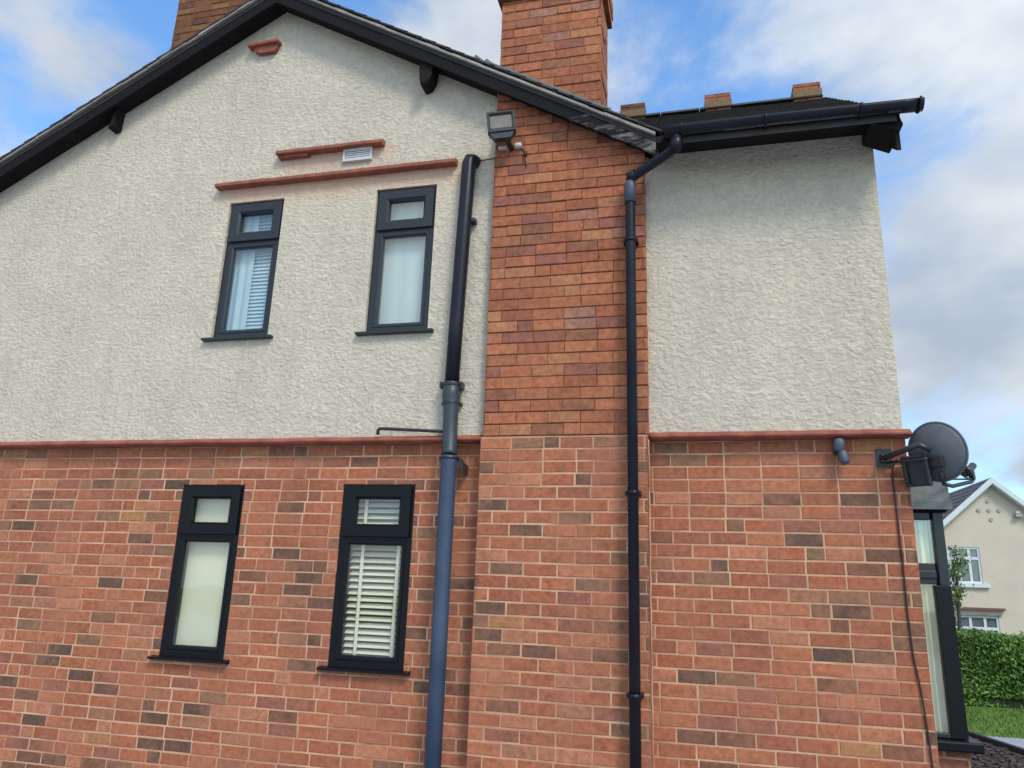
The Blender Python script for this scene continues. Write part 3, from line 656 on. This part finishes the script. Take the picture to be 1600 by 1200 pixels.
# drip courses and vents on the gable
def drip(x0, x1, z, t=.038, extra=None):
    bm = bmesh.new(); x = x0; rnd = random.Random(int(-x0 * 77))
    while x < x1 - .01:
        x2 = min(x + .165, x1); dz = rnd.uniform(-.002, .002)
        prism(bm, [(-.05, z + dz - .004), (-.118, z + dz - .006), (-.124, z + dz), (-.121, z + t * .7 + dz), (-.105, z + t + dz), (-.05, z + t + .012 + dz)], 'x', x, x2 - .0015); x = x2
    if extra: box(bm, extra[0], extra[1], -.098, -.049, z - .028, z - .007)
    fixn(bm); return part('tile_drip_course', bm, M_terra)
drip(-3.865, -1.735, 4.735); drip(-3.325, -2.37, 4.985, extra=(-3.31, -3.04))
bm = bmesh.new()
box(bm, -2.725, -2.475, -.066, -.049, 4.872, 4.985, mi=1)
for i in range(5): box(bm, -2.708, -2.492, -.073, -.0665, 4.888 + i * .018, 4.899 + i * .018)
ring(bm, -2.728, -2.472, 4.868, 4.988, .018, -.078, -.049, .004)
fixn(bm); part('air_vent', bm, [M_whitepl, M_greypl])
bm = bmesh.new()
prism(bm, [(-3.75, 6.112), (-3.452, 6.122), (-3.450, 6.150), (-3.752, 6.142)], 'y', -.125, -.049)
prism(bm, [(-3.70, 6.111), (-3.69, 6.07), (-3.64, 6.045), (-3.50, 6.045), (-3.47, 6.08), (-3.465, 6.120)], 'y', -.095, -.049)
fixn(bm); part('gable_vent', bm, M_terra, bevel=.004)

# windows
def slats(bm, x0, x1, z0, z1, y, pitch_, wd, tilt, mi=0):
    z = z1 - .01; rnd = random.Random(4)
    while z > z0:
        Mx = Matrix.Translation((0, y, z)) @ Matrix.Rotation(tilt + rnd.uniform(-.06, .06), 4, 'X')
        box(bm, x0, x1, -wd / 2, wd / 2, -.0012, .0012, M=Mx, mi=mi); z -= pitch_
    for t in ((.22, .86) if pitch_ > .04 else (.12,)):
        xx = x0 + (x1 - x0) * t; box(bm, xx - .012, xx + .012, y - wd / 2 - .003, y - wd / 2 - .001, z0, z1, mi=mi)
def window(o, yf, frm, kind, up, lab):
    x0, x1, z0, z1 = o
    zt = z1 - .375 if not up else z1 - .36     # transom centre
    bm = bmesh.new()
    ring(bm, x0, x1, z0, z1, .052, yf, yf + .07, .006)
    box(bm, x0 + .05, x1 - .05, yf + .003, yf + .07, zt - .028, zt + .028)
    fixn(bm); Wn = part('window', bm, frm, label=lab)
    bm = bmesh.new(); ring(bm, x0 + .022, x1 - .022, zt + .006, z1 - .016, .088 if not up else .085, yf - .020, yf + .04, .016); fixn(bm); mobj('sash', bm, frm, Wn)
    bm = bmesh.new(); ring(bm, x0 + .048, x1 - .048, z0 + .048, zt - .022, .030, yf - .004, yf + .05, .012); fixn(bm); mobj('glazing_bead', bm, frm, Wn)
    for (a, b, c_, d) in ((x0 + .1, x1 - .1, zt + .085, z1 - .095), (x0 + .07, x1 - .07, z0 + .07, zt - .045)):
        bm = bmesh.new(); box(bm, a, b, yf + .018, yf + .022, c_, d); mobj('pane', bm, M_glass, Wn)
    bm = bmesh.new(); ys = yf - .055 if not up else yf - .075
    prism(bm, [(ys, z0 - .022), (ys, z0 - .006), (yf + .01, z0 + .004), (yf + .05, z0 + .004), (yf + .05, z0 - .026), (ys + .03, z0 - .026)], 'x', x0 - .055, x1 + .052)
    fixn(bm); mobj('sill', bm, frm, Wn)
    bm = bmesh.new(); yb = yf + .085
    if kind == 'roller': box(bm, x0 + .06, x1 - .06, yb, yb + .004, z0 + .02, z1 - .03); mobj('blind', bm, M_roller, Wn)
    if kind == 'rollerb':
        n_ = 40
        for i in range(n_):
            a = x0 + .05 + (x1 - x0 - .1) * i / n_; b = x0 + .05 + (x1 - x0 - .1) * (i + 1) / n_
            f1, f2 = .002 * math.sin(i * .5), .002 * math.sin((i + 1) * .5)
            quad(bm, (a, yb + f1, z0), (b, yb + f2, z0), (b, yb + f2, z1 - .03), (a, yb + f1, z1 - .03))
        mobj('blind', bm, M_rollerb, Wn)
    if kind == 'venetian': slats(bm, x0 + .065, x1 - .065, z0 + .05, z1 - .04, yb + .01, .044, .046, R(38)); mobj('blind', bm, M_blind, Wn)
    if kind == 'venetian_b':
        slats(bm, x0 + .19, x1 - .06, z0 + .05, z1 - .04, yb + .01, .032, .038, R(66))
        mobj('blind', bm, M_rollerb, Wn)
        bm = bmesh.new(); n_ = 14
        for i in range(n_):
            a = x0 + .05 + .16 * i / n_; b = x0 + .05 + .16 * (i + 1) / n_; f1, f2 = .006 * math.sin(i * .9), .006 * math.sin((i + 1) * .9)
            quad(bm, (a, yb + f1, z0), (b, yb + f2, z0), (b, yb + f2, z1 - .03), (a, yb + f1, z1 - .03))
        mobj('curtain', bm, M_rollerb, Wn)
    # net backing a little further in keeps the room dim
    return Wn
window(G1, .004, M_frame_lo, 'roller', False, 'dark framed ground floor window with a plain pale blind, left of the pair')
window(G2, .004, M_frame_lo, 'venetian', False, 'dark framed ground floor window with white venetian slats, nearer the pipe')
window(W1, -.022, M_frame, 'venetian_b', True, 'grey framed upper window with a half curtain and slats, left of the pair')
window(W2, -.022, M_frame, 'rollerb', True, 'grey framed upper window with a plain pale blind tinted by sky reflection, nearer the pipe')

# bay window round the corner
BX = 1.487
bm = bmesh.new()
brick_field(bm, (0, BAYY0, 0), (1, 0, 0), (0, -1, 0), 1.25, BX, 0, .735, seed=41, joint=.011, depth=.0032)
brick_field(bm, (BX, 0, 0), (0, 1, 0), (1, 0, 0), BAYY0, BAYY1, 0, .735, seed=42, joint=.011, depth=.0032)
BW = part('bay_window', bm, [M_brick, M_mortar])
bm = bmesh.new()
# side frame (faces the camera side)
y0 = BAYY0
box(bm, 1.43, BX, y0, y0 + .07, 1.66, 2.10); box(bm, 1.25, 1.4145, y0 + .004, y0 + .06, 2.055, 2.10); box(bm, 1.25, 1.4145, y0 + .002, y0 + .06, 1.665, 1.79); box(bm, 1.25, 1.4145, y0 - .012, y0 + .0015, 1.70, 1.745)
box(bm, 1.25, 1.4145, y0 + .004, y0 + .06, .80, .825)
box(bm, 1.25, 1.30, y0 + .003, y0 + .058, .826, 1.664)
# front frame
for yy in (y0 + .0705, y0 + .9, y0 + 1.75, BAYY1 - .07): box(bm, BX - .07, BX - .002, yy, yy + .07, .80, 2.10)
for za, zb in ((.8, .85), (1.68, 1.78), (2.04, 2.10)): box(bm, BX - .065, BX - .006, y0 + .071, BAYY1 - .071, za, zb)
mobj('frame', bm, M_frame, BW, bevel=.004)
bm = bmesh.new(); box(bm, 1.400, BX + .003, y0 - .003, y0 + .072, .80, 1.6595); mobj('corner_post', bm, M_frame_lo, BW, bevel=.004)  # same frame as above, darkened in colour where no sky reflects
bm = bmesh.new(); box(bm, 1.26, 1.431, y0 + .028, y0 + .032, 1.79, 2.055); mobj('pane', bm, M_glass, BW)
bm = bmesh.new(); box(bm, 1.26, 1.416, y0 + .028, y0 + .032, .825, 1.665); mobj('pane', bm, M_glass, BW)
bm = bmesh.new(); box(bm, BX - .035, BX - .031, y0 + .08, BAYY1 - .07, .85, 2.04); mobj('pane', bm, M_glass, BW)
bm = bmesh.new(); prism(bm, [(1.26, y0 + .06), (1.26, y0 - .07), (BX + .06, y0 - .07), (BX + .06, BAYY1 + .05), (BX - .06, BAYY1 + .05), (BX - .06, y0 + .06)], 'z', .74, .797)
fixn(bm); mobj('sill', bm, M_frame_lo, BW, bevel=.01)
bm = bmesh.new()
n_ = 26
for i in range(n_):
    a, b = 1.20 + .225 * i / n_, 1.20 + .225 * (i + 1) / n_; f1, f2 = .010 * math.sin(i * 1.3), .010 * math.sin((i + 1) * 1.3)
    quad(bm, (a, y0 + .05 + f1, .8), (b, y0 + .05 + f2, .8), (b, y0 + .05 + f2, 2.06), (a, y0 + .05 + f1, 2.06))
for i in range(60):
    a, b = y0 + .12 + .04 * i, y0 + .12 + .04 * (i + 1); f1, f2 = .012 * math.sin(i * 1.3), .012 * math.sin((i + 1) * 1.3)
    quad(bm, (BX - .10 + f1, a, .8), (BX - .10 + f2, b, .8), (BX - .10 + f2, b, 2.06), (BX - .10 + f1, a, 2.06))
mobj('curtain', bm, M_curt, BW)
bm = bmesh.new()
prism(bm, [(1.25, 2.115), (BX + .045, 2.115), (BX + .05, 2.165), (1.25, 2.33)], 'y', y0 - .05, BAYY1 + .05)
prism(bm, [(1.25, 2.101), (BX + .02, 2.101), (BX + .02, 2.1145), (1.25, 2.1145)], 'y', y0 - .02, BAYY1 + .02, mi=1)
prism(bm, [(y0 - .051, 2.118), (y0 - .075, 2.112), (y0 - .075, 2.16), (y0 - .051, 2.30)], 'x', 1.27, BX + .03)
fixn(bm); mobj('roof', bm, [M_lead, M_timber], BW)

# ---------------------------------------------------------------- things fixed to the house
FL = thing('floodlight', 'square black floodlight with pale lens on the chimney breast under the eaves', 'floodlight')
cx, cyy, cz = -1.333, -.27, 4.915
Mx = Matrix.Translation((cx, cyy, cz)) @ Matrix.Rotation(R(-7), 4, 'Y') @ Matrix.Rotation(R(10), 4, 'Z') @ Matrix.Rotation(R(-6), 4, 'X')
def loc(bm): bmesh.ops.transform(bm, matrix=Mx, verts=bm.verts[:])
bm = bmesh.new(); ring(bm, -.105, .105, -.095, .095, .022, -.03, .012, .008); box(bm, -.10, .10, .0125, .05, -.088, .088); prism(bm, [(-.095, -.095), (.095, -.095), (.06, -.15), (-.06, -.15)], 'y', -.02, .03)
for k in range(6): box(bm, -.085 + k * .03, -.078 + k * .03, .05, .075, -.07, .07)
fixn(bm); loc(bm); mobj('housing', bm, M_blackpl, FL)
bm = bmesh.new(); box(bm, -.086, .086, -.012, -.004, -.05, .076); loc(bm)
M_lens = material('frosted_lamp_lens', (.20, .17, .13), .3, var=(.15, .125, .10), scale=10)
mobj('lens', bm, M_lens, FL)
bm = bmesh.new(); box(bm, -.086, .086, -.016, -.0, -.074, -.051); loc(bm); mobj('lens_border', bm, M_blackpl, FL)
bm = bmesh.new(); tube(bm, [(-1.30, -.26, 4.82), (-1.29, -.23, 4.785), (-1.285, -.16, 4.785), (-1.285, -.12, 4.785)], .020, 10); mobj('bracket', bm, M_blackpl, FL)
bm = bmesh.new(); box(bm, -1.255, -1.20, -.17, -.121, 4.775, 4.81); mobj('sensor', bm, M_whitepl, FL, bevel=.012)
bm = bmesh.new(); box(bm, -1.385, -1.315, -.15, -.121, 4.78, 4.805); mobj('back_plate', bm, M_whitepl, FL, bevel=.008)
bm = bmesh.new(); tube(bm, [(-1.21, -.128, 4.79), (-1.185, -.128, 4.76), (-1.17, -.127, 4.72), (-1.18, -.127, 4.69), (-1.165, -.127, 4.62)], .0055, 6); tube(bm, [(-1.172, -.13, 4.745), (-1.175, -.13, 4.71)], .013, 8)
M_cablebr = material('brown_cable', (.05, .03, .018), .6)
mobj('cable', bm, M_cablebr, FL)

SS = thing('security_sensor', 'small blue grey security sensor under the plinth moulding of the brick wing', 'security sensor')
bm = bmesh.new(); box(bm, .845, .905, -.035, -.004, 2.43, 2.52); mobj('wall_plate', bm, M_blackpl, SS, bevel=.006)
bm = bmesh.new(); tube(bm, [(.872, -.05, 2.445), (.874, -.055, 2.46), (.876, -.06, 2.50), (.876, -.062, 2.525)], .033, 14, radii=[.028, .036, .036, .028]); mobj('housing', bm, M_greypl, SS)
bm = bmesh.new(); tube(bm, [(.880, -.055, 2.45), (.890, -.062, 2.43), (.900, -.07, 2.38), (.904, -.072, 2.365)], .03, 14, radii=[.02, .03, .03, .022]); mobj('lens', bm, M_greypl, SS)

SD = thing('satellite_dish', 'round dark grey satellite dish bracketed out past the corner of the brick wall', 'satellite dish')
dc = Vector((1.402, -.13, 2.425)); dn = Vector((.64, .74, .20)).normalized()   # the hollow side faces away
ax = Vector((0, 0, 1)).cross(dn).normalized(); ay = dn.cross(ax)
def D(a, b, c_): return dc + ax * a + ay * b + dn * c_
bm = bmesh.new(); rings_ = []
for side in (0, 1):
    prev = None; rr_ = []
    for i in range(9):
        rad = .001 + .999 * i / 8; row = []
        for k in range(40):
            t_ = 2 * math.pi * k / 40
            row.append(bm.verts.new(D(rad * .165 * math.cos(t_), rad * .175 * math.sin(t_), .055 * rad * rad - .055 + (.006 if side else 0))))
        rr_.append(row)
    for i in range(8):
        for k in range(40):
            fc = bm.faces.new((rr_[i][k], rr_[i][(k + 1) % 40], rr_[i + 1][(k + 1) % 40], rr_[i + 1][k])); fc.smooth = True
    bm.faces.new(rr_[0]); rings_.append(rr_)
for k in range(40): bm.faces.new((rings_[0][8][k], rings_[0][8][(k + 1) % 40], rings_[1][8][(k + 1) % 40], rings_[1][8][k]))
fixn(bm)
pts = [D(.165 * math.cos(2 * math.pi * k / 40), .175 * math.sin(2 * math.pi * k / 40), .002) for k in range(41)]
tube(bm, pts, .0065, 6, caps=False)
mobj('reflector', bm, M_dish, SD)
bm = bmesh.new()  # mounting box on the back
MxD = Matrix((( ax.x, ay.x, dn.x, dc.x), (ax.y, ay.y, dn.y, dc.y), (ax.z, ay.z, dn.z, dc.z), (0, 0, 0, 1)))
# ribbed support plate low on the back
box(bm, .035, .185, -.19, -.005, -.085, -.045, M=MxD); box(bm, .02, .042, -.19, .01, -.115, -.0852, M=MxD); box(bm, .15, .17, -.17, -.02, -.11, -.0852, M=MxD); box(bm, -.05, .0349, -.09, -.02, -.075, -.04, M=MxD)
mobj('mount', bm, M_blackpl, SD, bevel=.008)
bm = bmesh.new()
tube(bm, [D(-.02, -.12, -.06), D(0, -.19, .0), D(0, -.215, .10), D(0, -.215, .36), D(0, -.20, .40)], .012, 8)
tube(bm, [D(.10, -.14, .0), D(.07, -.17, .14), D(.0, -.20, .37)], .005, 6); tube(bm, [D(-.12, -.13, .0), D(-.06, -.17, .14), D(.0, -.20, .37)], .005, 6)
mobj('arm', bm, M_blackpl, SD)
bm = bmesh.new(); tube(bm, [D(0, -.15, .30), D(0, -.145, .34), D(0, -.14, .38), D(0, -.12, .43)], .03, 12, radii=[.032, .032, .022, .022]); box(bm, -.014, .014, -.20, -.13, .37, .40, M=MxD)
mobj('receiver', bm, M_blackpl, SD)
bm = bmesh.new()
box(bm, 1.09, 1.18, -.012, -.002, 2.355, 2.465); box(bm, 1.115, 1.155, -.05, -.012, 2.38, 2.43)
tube(bm, [(1.13, -.045, 2.405), (1.16, -.12, 2.41), (1.22, -.20, 2.43), (1.28, -.23, 2.45), (1.34, -.23, 2.42)], .017, 10)
tube(bm, [(1.15, -.02, 2.38), (1.22, -.12, 2.37), (1.32, -.22, 2.37)], .008, 8)
mobj('wall_bracket', bm, M_blackpl, SD)
bm = bmesh.new()
tube(bm, [(1.19, -.10, 2.39), (1.176, -.03, 2.35), (1.174, -.008, 2.30), (1.178, -.008, 2.12), (1.180, -.008, 1.95), (1.184, -.008, 1.75), (1.182, -.008, 1.5), (1.190, -.008, 1.25), (1.212, -.008, 1.07), (1.225, -.008, .85), (1.236, -.008, .55), (1.238, -.008, 0)], .0052, 8)
M_cab = material('dark_red_black_cable', (.03, .014, .012), .5)
tag(mobj('coaxial_cable', bm, M_cab), 'thin dark cable hanging down the brick corner from the satellite dish', 'cable')
bm = bmesh.new(); tube(bm, [(-1.60, -.065, 4.748), (-1.55, -.058, 4.755), (-1.47, -.058, 4.762), (-1.42, -.058, 4.765)], .004, 6)
tag(mobj('thin_cable', bm, M_cablebr), 'thin cable clipped across the render from the soil pipe top to the chimney breast', 'cable')

# ---------------------------------------------------------------- hedge
def leafmass(bm, pts_fn, n, s, seed, flat=False):
    rnd = random.Random(seed)
    for i in range(n):
        p, nrm = pts_fn(rnd); L_ = s * rnd.uniform(.6, 1.3)
        d = Vector((rnd.gauss(0, 1), rnd.gauss(0, 1), rnd.gauss(0, 1))) + nrm * .8; d.normalize(); a = d.orthogonal().normalized(); a = Matrix.Rotation(rnd.uniform(0, 6.28), 3, d) @ a; b = d.cross(a)
        v = [bm.verts.new(p + q) for q in (-a * L_, -b * L_ * .45 - a * .1 * L_, a * L_ + d * L_ * .2, b * L_ * .45)]
        fc = bm.faces.new(v); fc.material_index = 0 if rnd.random() < .55 else (1 if rnd.random() < .6 else 2)
def leaf_mat(name, c_):
    m = material(name, c_, .55, var=tuple(v * 1.5 for v in c_), scale=3)
    p = m.node_tree.nodes['Principled BSDF']; p.inputs['Transmission Weight'].default_value = 0
    return m
ML = [leaf_mat('hedge_leaf', (.055, .125, .018)), leaf_mat('hedge_leaf_light', (.13, .235, .03)), leaf_mat('hedge_leaf_dark', (.022, .055, .012))]
HX0, HX1, HY0, HY1, HZ = 2.4, 13.5, 8.35, 9.5, 1.02
def hp(rnd):
    t = rnd.random(); x = rnd.uniform(HX0, HX1) if rnd.random() < .35 else rnd.uniform(HX0 + .6, 6.3)
    wob = .07 * math.sin(x * 2.3) + .05 * math.sin(x * 5.9 + 1)
    if t < .72: 
        z = rnd.uniform(.02, HZ + wob * .6); y = HY0 + .06 * math.sin(x * 3 + z * 4) + abs(rnd.gauss(0, .05)) + (.06 if z < .15 else 0); return Vector((x, y, z)), Vector((0, -1, .2))
    z = HZ + wob * .6 + rnd.gauss(0, .025) + (.05 * rnd.random() if rnd.random() < .1 else 0); return Vector((x, rnd.uniform(HY0, HY1), z)), Vector((0, -.3, 1))
bm = bmesh.new(); leafmass(bm, hp, 42000, .032, 5)
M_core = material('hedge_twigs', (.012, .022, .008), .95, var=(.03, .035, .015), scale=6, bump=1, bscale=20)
HG = thing('hedge', 'dense clipped green hedge beyond the lawn beside the bay window', 'hedge')
mobj('foliage', bm, ML, HG)
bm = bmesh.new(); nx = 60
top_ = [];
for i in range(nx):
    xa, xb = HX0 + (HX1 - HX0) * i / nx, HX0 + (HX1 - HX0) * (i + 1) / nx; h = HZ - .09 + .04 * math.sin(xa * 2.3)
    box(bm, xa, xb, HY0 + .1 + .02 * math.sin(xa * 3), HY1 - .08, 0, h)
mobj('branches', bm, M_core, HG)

# small tree behind the hedge
TR = thing('garden_tree', 'slim young tree rising behind the hedge in front of the neighbouring house', 'tree')
tx, ty = 5.52, 13.9
bm = bmesh.new(); tube(bm, [(tx, ty, -1.7), (tx + .03, ty, -.2), (tx, ty, .9), (tx + .06, ty, 1.9), (tx + .03, ty, 2.35)], .05, 8, radii=[.08, .06, .045, .025, .01])
rnd = random.Random(8); tips = []
for k in range(16):
    z = 1.35 + 1.0 * k / 16; a = rnd.uniform(0, 6.28); ln = rnd.uniform(.12, .34); e = Vector((tx + math.cos(a) * ln, ty + math.sin(a) * ln, z + rnd.uniform(.15, .4)))
    tube(bm, [(tx, ty, z), (Vector((tx, ty, z)) + e) / 2 + Vector((0, 0, -.03)), e], .01, 5, radii=[.014, .01, .004]); tips.append(((tx, ty, z), e))
M_bark2 = material('tree_bark', (.09, .07, .05), .9, var=(.05, .04, .03), scale=10, bump=.6)
mobj('trunk', bm, M_bark2, TR)
def tp(rnd):
    a, b = tips[rnd.randrange(len(tips))]; t = rnd.uniform(.35, 1.08); p = Vector(a).lerp(b, t); return p + Vector((rnd.gauss(0, .07), rnd.gauss(0, .07), rnd.gauss(0, .06))), Vector((0, 0, .3))
bm = bmesh.new(); leafmass(bm, tp, 800, .042, 9)
ML2 = [leaf_mat('tree_leaf', (.08, .14, .025)), leaf_mat('tree_leaf_light', (.15, .22, .05)), leaf_mat('tree_leaf_dark', (.035, .07, .018))]
mobj('crown', bm, ML2, TR)

# ---------------------------------------------------------------- neighbouring house
NB = thing('neighbouring_house', 'cream rendered house with white bargeboards and white windows beyond the hedge', 'house')
M_nwall = material('neighbour_cream_render', (.62, .55, .43), .9, var=(.55, .49, .39), scale=1.2, bump=.3, bscale=25)
M_white = material('white_upvc', (.66, .70, .71), .4, var=(.58, .62, .63), scale=5)
M_ntile = material('neighbour_roof_tile', (.10, .085, .09), .8, var=(.065, .06, .066), scale=3, bump=.4, bscale=12)
M_nglass = material('dark_reflecting_glass', (.07, .085, .095), .08, var=(.16, .18, .19), scale=2.5, spec=.8)
NY = 20.0; na = 8.56; nz = 5.02; ns = .90; nxl, nxr = 5.3, 11.9
ntop = lambda x: nz - ns * abs(x - na)
NW = (6.55, 8.07, 1.97, 3.01); NWl = (6.55, 8.35, -.35, 1.07)
bm = bmesh.new()
for (a0, a1, b0, b1) in cells(nxl, nxr, -2.4, 9, [NW, NWl], lambda x: ntop(x) - .12, brk=(na,)):
    quad(bm, (a0, NY, b0[0]), (a1, NY, b0[1]), (a1, NY, b1[1]), (a0, NY, b1[0]))
for (x0, x1, z0, z1) in (NW, NWl):
    quad(bm, (x0, NY, z0), (x0, NY + .1, z0), (x0, NY + .1, z1), (x0, NY, z1)); quad(bm, (x1, NY, z0), (x1, NY, z1), (x1, NY + .1, z1), (x1, NY + .1, z0)); quad(bm, (x0, NY, z1), (x0, NY + .1, z1), (x1, NY + .1, z1), (x1, NY, z1))
quad(bm, (nxl, NY, -2.4), (nxl, NY, ntop(nxl) - .12), (nxl, NY + 8, ntop(nxl) - .12), (nxl, NY + 8, -2.4)); quad(bm, (nxr, NY, -2.4), (nxr, NY + 8, -2.4), (nxr, NY + 8, ntop(nxr) - .12), (nxr, NY, ntop(nxr) - .12))
quad(bm, (nxl, NY + 8, -2.4), (nxl, NY + 8, ntop(nxl)), (na, NY + 8, nz), (nxr, NY + 8, ntop(nxr)), (nxr, NY + 8, -2.4))
mobj('wall', bm, M_nwall, NB)
bm = bmesh.new()
for s_ in (-1, 1):
    xe = na + s_ * 3.6; prism(bm, [(na, nz), (xe, ntop(xe)), (xe, ntop(xe) - .1), (na, nz - .1)], 'y', NY - .2, NY + 8.2)
fixn(bm)
tile_roof(bm, (na - 3.6, NY - .2, ntop(na - 3.6)), (0, 1, 0), (3.6, 0, 3.6 * ns), 8.3, math.hypot(3.6, 3.6 * ns), wdt=.3, exp_=.26, thick=.02, seed=3)
mobj('roof', bm, M_ntile, NB)
for s_, lab in ((-1, None), (1, None)):
    bm = bmesh.new(); xe = na + s_ * 3.65; prism(bm, [(na, nz + .03), (xe, ntop(xe) + .03), (xe, ntop(xe) - .14), (na, nz - .14)], 'y', NY - .26, NY - .205)
    prism(bm, [(na, nz - .141), (xe, ntop(xe) - .141), (xe, ntop(xe) - .17), (na, nz - .17)], 'y', NY - .24, NY - .01, mi=0); fixn(bm)
    mobj('bargeboard', bm, M_white, NB)
def nwin(o, muls, zt, sill=True):
    x0, x1, z0, z1 = o; bm = bmesh.new()
    ring(bm, x0, x1, z0, z1, .06, NY + .02, NY + .09, .01)
    for m_ in muls: box(bm, m_ - .035, m_ + .035, NY + .03, NY + .085, z0 + .058, z1 - .058)
    box(bm, x0 + .058, x1 - .058, NY + .026, NY + .088, zt - .04, zt + .04); fixn(bm)
    w_ = mobj('window', bm, M_white, NB)
    bm = bmesh.new(); box(bm, x0 + .03, x1 - .03, NY + .055, NY + .065, z0 + .03, z1 - .03); mobj('pane', bm, M_nglass, w_)
    if sill: bm = bmesh.new(); box(bm, x0 - .08, x1 + .15, NY - .09, NY + .03, z0 - .11, z0 - .001); mobj('sill', bm, M_white, w_)
nwin(NW, (6.9, 7.25, 7.5, 7.79), 2.69)
nwin(NWl, (6.95, 7.3, 7.62, 8.0), .72)
bm = bmesh.new(); box(bm, 6.4, 8.52, NY - .12, NY + .0, 1.235, 1.30); mobj('drip_course', bm, material('brown_tile', (.16, .08, .065), .8), NB)
bm = bmesh.new(); box(bm, 6.5, 8.42, NY - .05, NY + .0, 1.085, 1.12); mobj('lintel', bm, M_verge, NB)
M_nvent = material('grey_vent', (.40, .36, .30), .8)
for (dx, dz) in ((0, 0), (-.27, 0), (.27, 0), (0, .27), (.03, -.27)):
    bm = bmesh.new(); tube(bm, [(8.46 + dx, NY - .03, 4.1 + dz), (8.46 + dx, NY - .001, 4.1 + dz)], .055, 12); mobj('wall_vent', bm, M_nvent, NB)
bm = bmesh.new(); box(bm, 9.13, 9.24, NY - .12, NY - .001, 4.0, 4.07); mobj('lamp', bm, M_white, NB, bevel=.01)
bm = bmesh.new(); box(bm, 9.10, 9.27, NY - .16, NY - .001, 3.90, 3.985); mobj('lamp_shade', bm, M_nvent, NB, bevel=.01)
bm = bmesh.new(); box(bm, 7.12, 7.32, NY - .15, NY - .001, 1.42, 1.58); 
mobj('alarm_box', bm, material('yellow_alarm_plastic', (.35, .33, .07), .5), NB, bevel=.015)
